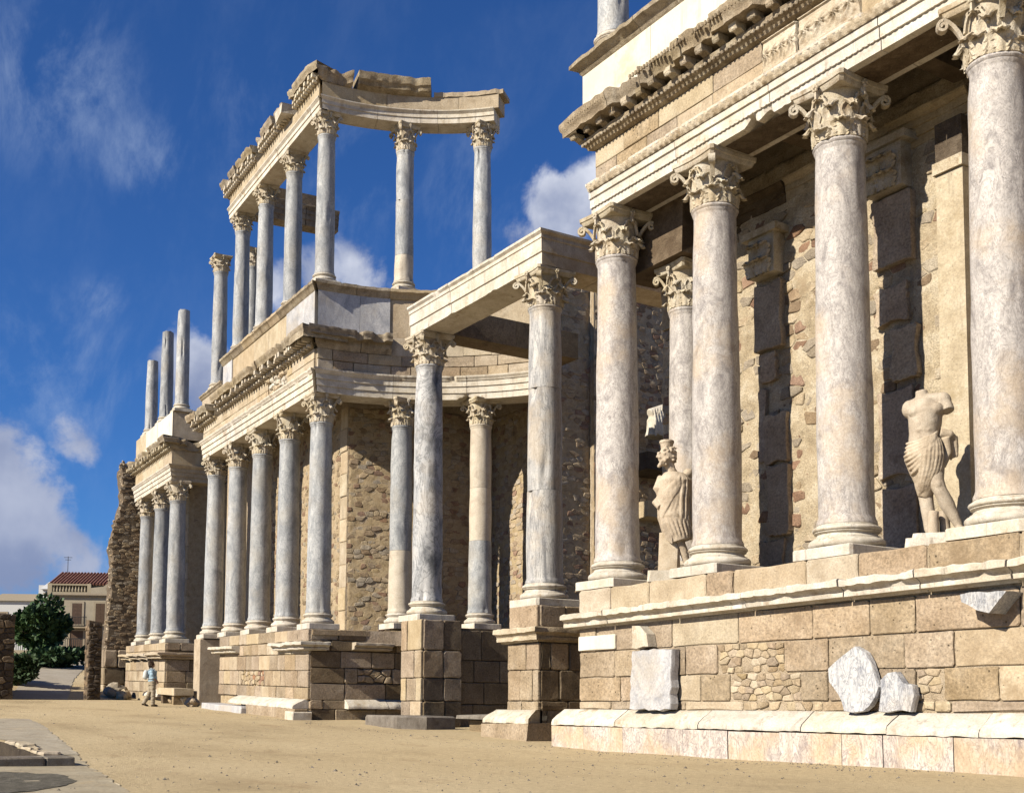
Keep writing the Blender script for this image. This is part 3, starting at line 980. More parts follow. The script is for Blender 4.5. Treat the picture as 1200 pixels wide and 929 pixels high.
def ground_z(x, y):
    z = 0.03 * max(0.0, -x - 18.0)
    z = min(z, 1.05)
    if x < -57.0:
        t = -x - 57.0
        z += 4.4 * (1 - math.exp(-t / 40.0)) + (0.02 * t if t < 50 else 1.0)
    z += 0.020 * mnoise.noise(Vector((x * .5, y * .5, 0))) + 0.012 * mnoise.noise(Vector((x * 1.7, y * 1.7, 3)))
    if -34 < x < -7 and 2 < y < 13.5:
        z += 0.014 * mnoise.noise(Vector((x * 3.1, y * 3.1, 7))) + 0.010 * min(0.0, mnoise.noise(Vector((x * 5.5, y * 5.5, 11))))
    # sand drifts up a little against the foot of the stage wall
    if y > 11.6 and -20 < x < -4:
        z += 0.05 * min(1.0, (y - 11.6) / 1.8)
    return z


def build_ground():
    def axis(lo, hi, fine_lo, fine_hi, st, extra):
        a = set(extra)
        x = fine_lo
        while x <= fine_hi:
            a.add(round(x, 3)); x += st
        s = st
        x = fine_lo
        while x > lo: s *= 1.45; x -= s; a.add(max(lo, x))
        s = st; x = fine_hi
        while x < hi: s *= 1.45; x += s; a.add(min(hi, x))
        L = sorted(a)
        out = [L[0]]
        for q in L[1:]:
            if q - out[-1] > 0.02 or q in extra:
                if q - out[-1] <= 0.02: out[-1] = q
                else: out.append(q)
        return out
    xs = axis(-700, 500, -120, 6, 0.5, PIT[:2]); ys = axis(-400, 500, -4, 34, 0.5, PIT[2:])
    mb = MB()
    nx = len(xs)
    for y in ys:
        for x in xs: mb.v.append((x, y, ground_z(x, y)))
    for j in range(len(ys) - 1):
        for i in range(nx - 1):
            cx = (xs[i] + xs[i + 1]) / 2; cy = (ys[j] + ys[j + 1]) / 2
            if PIT[0] < cx < PIT[1] and PIT[2] < cy < PIT[3]: continue
            mb.f.append((j * nx + i, j * nx + i + 1, (j + 1) * nx + i + 1, (j + 1) * nx + i))
    o = mb.build('sand_ground', SAND, None, 180, kind='structure')
    return o


build_ground()


def ground_sheet(name, poly, mat, dz=0.006, sub=0.35, seed=0):
    """thin sheet draped over the ground inside an outline"""
    bm = bmesh.new()
    fine = []
    for i in range(len(poly)):
        p, q = poly[i], poly[(i + 1) % len(poly)]
        n = max(1, int(math.hypot(q[0] - p[0], q[1] - p[1]) / .16))
        for k in range(n):
            t = k / n; x = p[0] + (q[0] - p[0]) * t; y = p[1] + (q[1] - p[1]) * t
            fine.append((x + .07 * mnoise.noise(Vector((x * 2.1, y * 2.1, 1.0))) + .03 * mnoise.noise(Vector((x * 7, y * 7, 4))), y + .07 * mnoise.noise(Vector((x * 2.1, y * 2.1, 9.0))) + .03 * mnoise.noise(Vector((x * 7, y * 7, 2)))))
    poly = fine
    vs = [bm.verts.new((x, y, 0)) for x, y in poly]
    bm.faces.new(vs)
    xs0 = min(p[0] for p in poly); xs1 = max(p[0] for p in poly); ys0 = min(p[1] for p in poly); ys1 = max(p[1] for p in poly)
    x = math.ceil(xs0 / .5) * .5
    while x < xs1:
        bmesh.ops.bisect_plane(bm, geom=bm.verts[:] + bm.edges[:] + bm.faces[:], plane_co=(x, 0, 0), plane_no=(1, 0, 0)); x += .5
    y = math.ceil(ys0 / .5) * .5
    while y < ys1:
        bmesh.ops.bisect_plane(bm, geom=bm.verts[:] + bm.edges[:] + bm.faces[:], plane_co=(0, y, 0), plane_no=(0, 1, 0)); y += .5
    for v in bm.verts: v.co.z = ground_z(v.co.x, v.co.y) + dz
    me = bpy.data.meshes.new(name); bm.to_mesh(me); bm.free(); me.materials.append(mat)
    o = bpy.data.objects.new(name, me); COL.objects.link(o); o['kind'] = 'structure'
    return o


rnd = random.Random(71); mb = MB()
for k in range(2600):
    t = rnd.random() ** 1.6
    x = -9.0 - 36 * t - rnd.random() * 4; y = 2.0 + rnd.random() * (10.2 + 1.5 * rnd.random())
    if rnd.random() < .25: y = 12.6 + rnd.random() * .7
    if x > -35 and y < 5.2 + .12 * (-x - 10): 
        if rnd.random() < .5: continue
    r = rnd.uniform(.006, .020) * (2.0 if rnd.random() < .04 else 1)
    z = ground_z(x, y); a = rnd.uniform(0, 6)
    c_, s_ = math.cos(a) * r, math.sin(a) * r
    mb.add([(x + c_, y + s_, z), (x - s_, y + c_ * .7, z), (x - c_, y - s_, z), (x + s_, y - c_ * .7, z), (x + s_ * .3, y, z + r * rnd.uniform(.5, 1)), (x, y, z - r * .4)], [(0, 1, 4), (1, 2, 4), (2, 3, 4), (3, 0, 4), (1, 0, 5), (2, 1, 5), (3, 2, 5), (0, 3, 5)])
mb.build('pebbles', KERB, None, kind='stuff', label='small grey pebbles scattered over the packed sand')

# ================================================================== NEAR BLOCK OF THE STAGE FRONT (right of the picture)
XR = -6.6
NP = Thing('podium', 'long near podium of tan stone courses on a pale marble step', 'podium', WF, (-13, 13.75, 0))
mp = m_front(13.75)
core(NP, mp, -19.1, XR, -0.3, 3.15, -2.4, -0.03, MORTAR)
run(NP, mp, [(-.1, -.35), (.33, -.35), (.34, .10), (.345, .50), (-.1, .50)], -19.65, XR, 'marble_slab', M_PLINTH, 11, block=1.15, gap=.012, zj=.008, oj=.012, var=.55)
run(NP, mp, p_base(.515, .31, .36, .1), -19.62, XR, 'base_moulding', WHITE, 12, block=2.1, gap=.016, step=.07, zj=.008, oj=.008,
    jag=jagged(5, .16, 4.3, 1.6, .20, .12), smooth=40)
ROWS = [(.83, .985), (.985, 1.445), (1.445, 1.945), (1.945, 2.47)]
PATCHES = [(-14.55, -13.0, .83, .985), (-14.85, -13.25, .985, 1.445), (-15.15, -13.6, 1.445, 1.945), (-11.15, -10.75, .83, .985), (-11.05, -10.6, .985, 1.445)]
ashlar(NP, mp, -19.16, XR, ROWS[:1], 1.6, [ASHLAR, ASHLAR, FRIEZE], 21, PATCHES, jit=.02)
ashlar(NP, mp, -19.16, XR, ROWS[1:3], 1.2, [ASHLAR, ASHLAR, ASHLAR, FRIEZE], 24, PATCHES, jit=.026, proud=.020, joint=.011, bev=.012, cut=.034, var=.5)
ashlar(NP, mp, -19.16, -18.62, ROWS[3:], .6, [ASHLAR], 22)
ashlar(NP, mp, -18.55, XR, ROWS[3:], 1.6, [ASHLAR, ASHLAR, FRIEZE], 23, jit=.026, proud=.020, joint=.011, bev=.012, cut=.034, var=.5)
w = MB(); stone(w, mp, rect_poly(-19.15, -17.95, 1.975, 2.26, random.Random(3), .008, .02), -.1, .045, .015); w.build('white_block', RENDER, NP)
for i_, PT_ in enumerate(PATCHES):
    rubble(NP, mp, PT_[0] + .005, PT_[1] - .005, PT_[2] + .004, PT_[3] - .004, .20, .115, [FRIEZE, FRIEZE, FRIEZE, ASHLAR, ASHLAR, ASHLAR_P, RUB_A], 600 + i_, parts=80, gap=.004, proud=(-.02, .012), bev=.012, skip=.08, name='small_stone')
mpk = lambda a, z, o: (a, 13.75 - o, z + .0105 * (a + 19.4))     # the cornice has settled at its left end
run(NP, mpk, p_podcorn(2.40, .29, .33, .1), -19.45, XR, 'cornice_piece', WHITE, 13, block=1.7, gap=.02, step=.08, zj=.012, oj=.02, jag=jagged(2.6, .16, 9.1, 2.2, .2, .18), smooth=40)
ashlar(NP, mp, -19.2, XR, [(2.70, 3.185)], 1.25, [ASHLAR, FRIEZE, ASHLAR, ASHLAR_P], 25, joint=.014, jit=.035, cut=.05, bev=.018, back=-.9, proud=.03, var=.5)
w = MB(); w.box(-19.1, XR, 13.9, 16.0, 2.9, 3.17); w.build('floor', ASHLAR, NP)


def slab_thing(name, label, poly, y0, thick, mat, lean=0.0, cat='slab', group=None, seed=0, zb=None):
    """broken slab standing against the podium; poly in (x, z)"""
    cx = sum(p[0] for p in poly) / len(poly); zmin = min(p[1] for p in poly)
    T = Thing(name, label, cat, WF, (cx, y0, zmin), group)
    rnd = random.Random(seed)
    # refine outline
    P = []
    for i in range(len(poly)):
        a = poly[i]; b = poly[(i + 1) % len(poly)]
        n = max(1, int(math.hypot(b[0] - a[0], b[1] - a[1]) / .13))
        for k in range(n):
            t = k / n
            j = .024 if k else .006
            P.append((a[0] + (b[0] - a[0]) * t + rnd.uniform(-j, j), a[1] + (b[1] - a[1]) * t + rnd.uniform(-j, j)))
    f = lambda a, z, o: (a, y0 - o + (z - zmin) * lean, z)
    mb = MB()
    A = [f(a, z, -thick) for a, z in P]; B = [f(a + rnd.uniform(-.012, .012), z + rnd.uniform(-.012, .006), -thick * .4) for a, z in P]
    C0 = [f(a, z, -.012) for a, z in P]
    pc = (cx, sum(p[1] for p in P) / len(P))
    D = [f(pc[0] + (a - pc[0]) * .985, pc[1] + (z - pc[1]) * .985, 0.006) for a, z in P]
    mb.rings([A, B, C0, D])
    mb.build('slab', mat, T, 12)
    return T


slab_thing('marble_slab', 'rectangular grey marble slab leaning upright on the long near podium', [(-17.24, .835), (-16.1, .835), (-16.09, 1.90), (-16.5, 1.91), (-17.23, 1.90)], 13.50, .17, SLABGREY, .05, seed=1)
slab_thing('stone_fragment', 'small broken white block above the upright rectangular slab', [(-17.23, 1.95), (-16.75, 1.97), (-16.80, 2.2), (-17.0, 2.36), (-17.22, 2.37)], 13.55, .19, WHITE, 0, 'fragment', seed=2)
slab_thing('marble_slab', 'tall jagged blue veined marble slab leaning against the near podium', [(-12.55, 1.47), (-12.26, 1.68), (-12.05, 1.79), (-11.85, 1.7), (-11.57, 1.18), (-11.63, 1.03), (-11.83, .835), (-12.2, .835), (-12.32, 1.07), (-12.52, 1.27)], 13.55, .10, M_WHITE_V, .10, seed=3)
slab_thing('marble_slab', 'short jagged veined marble slab right of the taller jagged one', [(-11.55, 1.29), (-11.43, 1.39), (-11.28, 1.4), (-11.15, 1.23), (-10.99, 1.21), (-10.95, 1.06), (-11.0, .835), (-11.56, .835)], 13.56, .11, M_WHITE_V, .08, seed=4)
slab_thing('marble_fragment', 'pointed veined marble fragment hanging under the near podium cornice', [(-10.04, 2.385), (-9.34, 2.385), (-9.44, 2.28), (-9.6, 2.11), (-9.92, 2.24), (-10.02, 2.29)], 13.40, .35, M_WHITE_V, 0, 'fragment', seed=5)

# near columns
NEARG = 'big marble columns on the near podium'
RZ = dict(z_ast=9.93, z_top=10.85)
for i, (x, lab) in enumerate(((-18.76, 'pale near podium column standing at its left corner beside the robed statue'),
                              (-15.83, 'pale mottled near podium column just right of the robed statue'),
                              (-12.84, 'pale column on the near podium just left of the headless statue'),
                              (-9.95, 'pale column cut by the right edge of the photo'))):
    column(WF, x, 14.4, 3.19, RZ['z_ast'], RZ['z_top'], .437, lab, NEARG, M_PALE, 101 + i * 7, chips=.12, rough=.010, wear=.12)

# near entablature
NE = Thing('entablature', 'near white marble entablature with brackets carried by the big near columns', 'entablature', WF, (-13, 14.0, 10.87))
mpa = m_front(14.0)
run(NE, mpa, p_arch(10.86, .66, .85), -19.08, XR, 'architrave_block', WHITE, 41, block=2.9, gap=.014, mit0=0, smooth=30, step=.06, jag=chipped(10.86, .5, 4.4))
# carved leaf band on the architrave crown
mb = MB(); nz_ = 9; xs_ = []; x = -19.05
while x < XR: xs_.append(x); x += .022
for x in xs_:
    for j in range(nz_ + 1):
        t = j / nz_
        ph = (x / .17 + .25 * math.sin(x * 2.3)) % 1.0
        e = 1 if 0 < j < nz_ else 0
        wv = abs(ph - .5) * 2
        leaf = max(0, 1 - ((wv - .15) / .55) ** 2) * (.4 + .6 * math.sin(PI * min(1, t * 1.15)))
        rib = math.cos(ph * 2 * PI * 3 + t * 3) * .35
        d = e * (.002 + .038 * max(0, leaf + rib * leaf) * (.75 + .5 * mnoise.noise(Vector((x * 5, t * 2, 0)))))
        mb.v.append((x, 13.905 - .068 * t - d, 11.365 + .135 * t))
n1_ = nz_ + 1
mb.f = [(i * n1_ + j, (i + 1) * n1_ + j, (i + 1) * n1_ + j + 1, i * n1_ + j + 1) for i in range(len(xs_) - 1) for j in range(nz_)]
mb.build('carved_band', CARVED, NE, 50, kind='stuff')
mb = MB(); x = -19.05
while x < XR:
    mb.ell((x, 13.970, 11.045), (.045, .013, .014), 6, 4); x += .11
mb.build('bead_band', WHITE, NE, 50, kind='stuff')
# carved soffits between columns
for xc in (-17.3, -14.34, -11.4, -8.4):
    mb = MB(); na, nb = 56, 18
    for j in range(nb + 1):
        for i in range(na + 1):
            u = -1 + 2 * i / na; vv = -1 + 2 * j / nb
            e = 1 if (0 < i < na and 0 < j < nb) else 0
            d = e * (.006 + .010 * math.sin(u * 34 + 2 * math.sin(vv * 9)) * math.cos(vv * 8) + .012 * mnoise.noise(Vector((u * 9, vv * 6, xc))))
            mb.v.append((xc + u * .92, 14.43 + vv * .28, 10.852 - d))
    mb.f = [(j * (na + 1) + i, j * (na + 1) + i + 1, (j + 1) * (na + 1) + i + 1, (j + 1) * (na + 1) + i) for j in range(nb) for i in range(na)]
    mb.build('carved_soffit', CARVED_SHADED, NE, 60)
# frieze: two courses of blocks, with relief panels
RELH = [(-14.12, -13.35, 11.5, 12.3), (-13.30, -12.0, 11.5, 12.3)]
ashlar(NE, mpa, -18.95, XR, [(11.53, 11.86), (11.86, 12.22)], 1.25, [FRIEZE, FRIEZE, FRIEZE, ASHLAR], 43, RELH, back=-.75, proud=.012, bev=.010, jit=.006, cut=.012, joint=.010)
rnd = random.Random(77)
for (x0, x1, za, zb) in RELH:
    mb = MB(); na, nb = 78, 40
    for j in range(nb + 1):
        for i in range(na + 1):
            s = i / na; t = j / nb
            e = 1 if (0 < i < na and 0 < j < nb) else 0
            # garland swags and rosettes
            sw = abs(t - (.35 + .45 * (2 * s - 1) ** 2)); g = max(0, 1 - sw * 6)
            ro = max(0, 1 - math.hypot((s - .5) * 2.2, (t - .78) * 2.0) * 3.2)
            fr_ = 1 if (t < .10 or t > .93) else 0
            lv = 0.0
            for q in range(4):
                cxq = .14 + .24 * q; rq = math.hypot((s - cxq) * 2.0, (t - .52) * 1.3)
                lv = max(lv, max(0, 1 - rq * 2.3) * (.6 + .4 * math.cos(7 * math.atan2(t - .52, (s - cxq) * 1.5) + rq * 9)))
            dent = .03 if (t < .14 and (s * 26) % 1 < .55) else 0
            d = e * (.045 + .085 * lv + .035 * fr_ + dent + .006 * mnoise.noise(Vector((s * 16, t * 11, x0))))
            mb.v.append((x0 + (x1 - x0) * s, 14.02 - d, 11.55 + .64 * t))
    mb.f = [(j * (na + 1) + i, j * (na + 1) + i + 1, (j + 1) * (na + 1) + i + 1, (j + 1) * (na + 1) + i) for j in range(nb) for i in range(na)]
    mb.build('relief_panel', CARVED, NE, 60)
w = MB(); w.box(-18.9, XR, 14.06, 14.9, 11.5, 12.3); w.build('frieze_core', MORTAR, NE)
# cornice: bed mould, brackets, broken corona
run(NE, mpa, [(-.7, 12.22), (.0, 12.22), (.10, 12.25), (.13, 12.31), (.20, 12.35), (.21, 12.44), (-.7, 12.44)], -18.97, XR, 'bed_moulding', CORNICE, 44, block=1.5, mit0=1, gap=.012, step=.15, jag=jagged(99, .05, 2.2, 2., .05, .2), smooth=40)
mb = MB(); x = -19.1
while x < XR:
    mb.ell((x, 13.79, 12.335), (.035, .03, .04), 6, 4); x += .11
mb.build('carved_band', CORNICE, NE, 50, kind='stuff')
rnd = random.Random(9)
x = -19.2
while x < XR:
    mb = MB(); ww = .085 * rnd.uniform(.9, 1.1); ln = .46 * rnd.uniform(.82, 1.0)
    # scrolled bracket
    prof = [(.15, 12.44), (.22, 12.47), (ln - .12, 12.50), (ln - .03, 12.47), (ln, 12.52), (ln, 12.60), (.15, 12.60)]
    ring0 = [(x - ww, 14.0 - o, z) for o, z in prof]; ring1 = [(x + ww, 14.0 - o, z) for o, z in prof]
    mb.rings([ring0, ring1]); mb.ell((x, 14.0 - ln + .05, 12.50), (ww * .9, .05, .05), 8, 5)
    mb.build('modillion', CORNICE if rnd.random() < .6 else CARVED, NE, 30)
    x += .43
run(NE, mpa, [(-.6, 12.60), (.44, 12.60), (.48, 12.59), (.49, 12.70), (.52, 12.73), (.55, 12.80), (.56, 12.90), (-.6, 12.92)], -18.97, XR, 'corona_block', CORNICE, 45, block=1.25, gap=.02, step=.055, mit0=1, zj=.02, oj=.03, jag=jagged(12.65, .34, 1.7, 1.6, .2, .12), smooth=50)
mb = MB(); x = -19.4
while x < XR:
    n_ = mnoise.noise(Vector((x * 1.25, 1.7, 0)))
    if n_ < .12:
        mb.ell((x, 13.455, 12.80), (.032, .03, .055), 6, 4)
    x += .085
mb.build('carved_edge', CORNICE, NE, 50, kind='stuff')

# attic above
NA = Thing('attic', 'white rendered attic wall above the near entablature', 'attic', WF, (-13, 13.8, 12.92))
mpt = m_front(13.78)
run(NA, mpt, p_rect(12.90, 13.80, 1.1), -19.08, XR, 'attic_block', RENDER, 51, block=2.6, gap=.006, oj=.003)
run(NA, mpt, p_cap(13.80, .26, .22, 1.1), -19.08, XR, 'attic_cap', [CORNICE, FRIEZE], 52, block=1.5, gap=.012, mit0=1, step=.1, jag=jagged(99, .08, 5.5, 2., .1, .2), smooth=40)
column(WF, -18.72, 14.3, 14.06, 18.9, 19.7, .33, 'upper column on the white attic above the near entablature', 'columns of the upper storey', M_BLUE, 190)

# back wall of the near block, ceiling and pilasters
NB = Thing('back_wall', 'sunlit crumbling plaster wall behind the big near columns', 'wall', WF, (-13, 15.9, 3.1))
mpb = m_front(15.9)
core(NB, mpb, -19.2, XR, 2.9, 12.9, -2.2, -.09, MORTAR)
rough_face(NB, mpb, -19.21, XR, 3.1, 11.2, PLASTER, 'plaster_face', .055, .07, 0.0, 1.9, 2.0)
rubble(NB, mpb, -19.15, XR, 3.2, 10.2, .34, .20, [PLASTER, PLASTER, RUB_G, RUB_G, RUB_A, RUB_C, RUB_B], 61, parts=300, gap=.012, proud=(-.025, .035), bev=.016, skip=.25, dome=.004)
run(NB, mpb, p_arch(10.2, .55, .3), -19.4, XR, 'wall_moulding', [CARVED_SHADED, FRIEZE], 62, block=1.9, gap=.03, zj=.02, oj=.03, jag=jagged(99, .12, 8.1, 1.4, .04, .15))
w = MB(); w.box(-19.1, XR, 14.86, 16.2, 12.0, 12.3); w.build('ceiling_slab', CARVED_SHADED, NE)
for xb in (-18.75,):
    w = MB(); w.box(xb - .3, xb + .4, 14.86, 15.9, 10.9, 12.0); w.build('ceiling_beam', CARVED_SHADED, NE)
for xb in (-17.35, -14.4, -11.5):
    w = MB(); w.box(xb - .16, xb + .16, 14.85, 15.75, 10.86, 11.2); w.build('ceiling_beam', CARVED_SHADED, NE)


def pilaster(xc, w_, y, label, z0, frags, cap_z, seed):
    T = Thing('pilaster', label, 'pilaster', WF, (xc, y, z0), 'broken pilasters on the near back wall')
    rnd = random.Random(seed)
    for (za, zb, s0, s1, thick, mat) in frags:
        P0 = rect_poly(xc + (s0 - .5) * w_, xc + (s1 - .5) * w_, za, zb, rnd, .10, .05); poly = []
        for i_ in range(len(P0)):
            p_, q_ = P0[i_], P0[(i_ + 1) % len(P0)]
            poly.append(p_)
            for t_ in (.33, .66): poly.append((p_[0] + (q_[0] - p_[0]) * t_ + rnd.uniform(-.022, .022), p_[1] + (q_[1] - p_[1]) * t_ + rnd.uniform(-.022, .022)))
        mb = MB(); stone(mb, m_front(15.9), poly, -.05, thick * .62, .010, 0, rnd); mb.build('shaft_fragment', mat, T)
    # flat capital with leaves
    mb = MB()
    mb.box(xc - w_ * .45, xc + w_ * .45, 15.62, 15.95, cap_z, cap_z + .75)
    mb.box(xc - w_ * .62, xc + w_ * .62, 15.54, 15.95, cap_z + .75, cap_z + .88)
    c = mb.build('capital', CARVED, T)
    me = CAPMESH['cream']['lo']
    for k in range(3):
        for (zq, hz, off) in ((0, .9, 0), (.25, 1.0, .5)):
            xx = xc + (k - 1 + (off if k < 2 else -.5)) * w_ * .32
            o = link_part('acanthus_leaf', me, c, T.loc((xx, 15.98 if zq else 16.0, cap_z + zq)), (0, 0, 0), (.9, .95, hz))
    return T


pilaster(-15.9, .74, 15.6, 'broken grey pilaster in shade behind the second near column from the left', 3.2,
         [(7.6, 8.9, .0, .98, .22, FRAG), (7.0, 7.55, .12, .7, .14, FRAG), (5.4, 6.35, .30, 1.10, .20, FRAG), (4.05, 5.38, .36, 1.12, .20, FRAG), (5.5, 6.9, .02, .32, .10, FRAG), (3.2, 4.0, 0, .9, .12, FRAG)], 9.0, 3)
pilaster(-13.0, .82, 15.6, 'broken grey pilaster in shade behind the near column left of the headless statue', 3.2,
         [(8.3, 9.5, .02, 1.03, .24, FRAG), (7.3, 7.98, .0, .86, .18, FRAG), (6.3, 7.2, .40, 1.10, .22, FRAG), (4.7, 6.2, .0, .90, .12, FRAG), (3.2, 4.55, .05, .98, .14, FRAG)], 9.55, 4)
AN = Thing('pilaster', 'tall smooth cream pilaster on the wall beside the headless statue', 'pilaster', WF, (-11.65, 15.6, 3.2), 'broken pilasters on the near back wall')
w = MB(); w.box(-11.9, -11.40, 15.55, 15.95, 3.2, 9.35); w.build('shaft', ASHLAR_P, AN)
w = MB(); w.box(-11.93, -11.37, 15.5, 15.95, 9.36, 9.55); w.build('shaft_top', CARVED, AN)
w = MB(); w.box(-11.9, -11.40, 15.55, 15.95, 9.56, 10.2); w.build('capital', CARVED_SHADED, AN)

column(WF, -17.92, 15.5, 3.19, 8.85, 9.75, .36, 'slim pale column half in shadow behind the robed statue', NEARG, M_PALE, 171, wear=.1)
w = Thing('lintel', 'shaded stone lintel over the slim column behind the robed statue', 'lintel', WF, (-18.2, 15.5, 9.85))
mb = MB(); mb.box(-19.25, -17.3, 14.88, 15.85, 9.77, 10.9, .02, random.Random(2)); mb.build('lintel_block', CARVED_SHADED, w)

# ================================================================== CENTRAL PORTAL
PORG = 'tall columns of the central portal'
column(WF, -28.9, 15.55, 3.19, 10.36, 11.22, .415, 'dark blue veined column at the left end of the white portal beam', PORG, M_DARK, 201, chips=.3, rough=.012)
column(WF, -23.08, 15.55, 3.19, 10.37, 11.22, .43, 'grey streaked column under the right corner of the white portal beam', PORG, M_STREAK, 205, chips=.3, rough=.009, drums=[(.33, M_STREAK), (.70, M_STREAK), (1.0, M_STREAK)])
PB = Thing('entablature', 'clean white beam framing the central portal over its two tall columns', 'entablature', WF, (-26, 15.1, 11.2))
run(PB, m_front(15.1), p_beam(11.23, .82, .9), -29.2, -22.55, 'beam_block', WHITE, 71, block=2.6, gap=.010, mit1=1, smooth=30, step=.1, jag=chipped(11.23, .22, 3.2))
run(PB, m_right(-22.55), p_beam(11.23, .82, .9), 15.1, 20.6, 'beam_block', [ASHLAR_P], 72, block=2.4, gap=.02, mit0=1, oj=.02, smooth=30)
run(PB, m_right(-28.35), p_rect(11.235, 12.0, .85), 16.02, 20.3, 'beam_block', [ASHLAR_B], 73, block=2.4, gap=.01)


def pedestal(T, x0, x1, y0, y1, rows, mats_f, mats_s, seed, avg=.75):
    mb = MB(); mb.box(x0 + .05, x1 - .05, y0 + .05, y1, rows[0][0], rows[-1][1] - .02); mb.build('pedestal_core', MORTAR_D, T)
    ashlar(T, m_front(y0), x0, x1 - .0, rows, avg, mats_f, seed, back=-.06, proud=.02, jit=.018, cut=.03, bev=.014, joint=.010)
    ashlar(T, m_right(x1), y0 + .062, y1, rows, avg, mats_s, seed + 1, back=-.06, proud=.025, jit=.022, cut=.045, bev=.018, joint=.010)


P2 = Thing('pedestal', 'tan stone pedestal with mouldings under the grey streaked portal column', 'pedestal', WF, (-22.9, 14.8, 0.1), 'pedestals of the central portal')
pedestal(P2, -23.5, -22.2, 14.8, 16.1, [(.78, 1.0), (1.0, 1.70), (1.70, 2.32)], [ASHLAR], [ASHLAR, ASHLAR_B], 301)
pedestal(P2, -23.5, -22.32, 14.85, 16.1, [(2.66, 3.18)], [ASHLAR], [ASHLAR], 303, 1.4)
run(P2, m_front(14.8), p_podcorn(2.33, .33, .26, .3), -23.74, -22.2, 'cap_moulding', ASHLAR_P, 304, block=3, mit1=1, step=.1, jag=jagged(9, .12, 2.1, 2, .15, .1), smooth=40)
run(P2, m_right(-22.2), p_podcorn(2.33, .33, .26, .3), 14.8, 16.1, 'cap_moulding', ASHLAR, 305, block=3, mit0=1, step=.1, jag=jagged(9, .14, 3.1, 2, .15, .1), smooth=40)
run(P2, m_front(14.75), p_base(.50, .30, .42, .2), -23.85, -22.2, 'base_moulding', WHITE, 306, block=3, step=.08, mit1=.7, jag=jagged(0, .3, 4.7, 1.3, .18, .1), smooth=40)
mb = MB(); mb.box(-23.85, -21.95, 14.33, 16.1, -.1, .49, .03, random.Random(4)); mb.build('base_block', ASHLAR, P2)
P1 = Thing('pedestal', 'plain block pedestal under the dark veined portal column', 'pedestal', WF, (-28.5, 14.85, 0.3), 'pedestals of the central portal')
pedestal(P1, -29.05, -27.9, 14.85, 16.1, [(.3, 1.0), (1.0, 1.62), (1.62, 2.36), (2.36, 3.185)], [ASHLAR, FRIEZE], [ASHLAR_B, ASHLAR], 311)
mb = MB(); stone(mb, lambda a, z, o: (a, z, .62 + o), [(-29.9, 14.2), (-27.4, 13.9), (-26.9, 14.5), (-27.0, 15.4), (-27.8, 14.82), (-29.6, 14.84)], -.5, 0.0, .05, 0, random.Random(1)); mb.build('foot_slab', KERB, P1)

# flank wall and floor between the portal pedestals
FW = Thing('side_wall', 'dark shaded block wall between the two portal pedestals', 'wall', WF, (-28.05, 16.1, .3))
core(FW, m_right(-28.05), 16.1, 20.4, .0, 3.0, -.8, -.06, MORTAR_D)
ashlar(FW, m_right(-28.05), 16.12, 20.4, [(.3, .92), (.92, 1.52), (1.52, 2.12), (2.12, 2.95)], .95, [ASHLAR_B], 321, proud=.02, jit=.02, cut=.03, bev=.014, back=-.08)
sl = Thing('stone_slab', 'thin pale slab lying on stones between the portal pedestals', 'slab', WF, (-25.5, 15.6, .5))
mb = MB(); mb.box(-26.6, -24.2, 15.2, 16.4, .55, .66, .02, random.Random(7)); mb.build('slab', KERB, sl)
mb = MB(); mb.box(-26.3, -24.5, 15.4, 16.3, .0, .549, .05, random.Random(8)); mb.build('support_stone', ASHLAR_B, sl)

# ================================================================== EXEDRA (curved recess behind the portal)
ARC_R = 7.5
thA = lambda deg: deg * PI / 180


def arc_pos(deg, r): return (EXC[0] + r * math.cos(thA(deg)), EXC[1] + r * math.sin(thA(deg)))


def arc_a(deg, r): return (PI - thA(deg)) * r


EXW = Thing('back_wall', 'curved and stepped rubble wall behind the central portal', 'wall', WF, (-33.5, 18, 3.1))
PL = [(-35.2, 15.95), (-34.1, 18.9), (-34.1, 20.8), (-30.1, 20.8), (-30.1, 22.0), (-29.9, 22.02), (-29.9, 30.0)]
RUBMIX = [RUB_A, RUB_A, RUB_A, RUB_B, RUB_C, RUB_G]
for i in range(len(PL) - 1):
    p, q = PL[i], PL[i + 1]; mps = m_seg(p, q); L = seg_len(p, q)
    core(EXW, mps, -.9 if i in (2, 4) else 0, L, 2.9, 13.0 if i < 3 else 14.7, -.9, -.012, MORTAR, step=.5)
    if L > .5:
        rough_face(EXW, mps, -.02, L + .02, 3.1, 10.7 if i < 3 else 14.6, MORTAR, 'mortar_face', .030, .085, -.004, 2.6, i * 3.0)
        rubble(EXW, mps, 0, L, 3.15, 10.6 if i < 3 else 14.7, .27, .155, RUBMIX, 400 + i, parts=(300 if i == 0 else 0), gap=.006, proud=(-.012, .030), bev=.012, skip=.2, dome=.004)
mps = m_seg((-22.6, 20.9), (-19.22, 17.9)); L = seg_len((-22.6, 20.9), (-19.22, 17.9))
core(EXW, mps, 0, L, 2.9, 12.6, -.9, -.012, MORTAR)
rubble(EXW, mps, 0, L, 3.15, 10.6, .27, .155, RUBMIX, 420, parts=0, gap=.006, proud=(-.012, .03), bev=.012, skip=.2)
RP = Thing('podium', 'shaded block podium of the recess right of the streaked portal column', 'podium', WF, (-20.7, 16.4, 0))
core(RP, m_front(16.4), -22.6, -19.2, -.2, 3.1, -4.6, -.06, MORTAR_D)
ashlar(RP, m_front(16.4), -22.15, -19.2, [(.0, .6), (.6, 1.2), (1.2, 1.85), (1.85, 2.5), (2.5, 3.1)], .9, [ASHLAR_B, ASHLAR], 431)
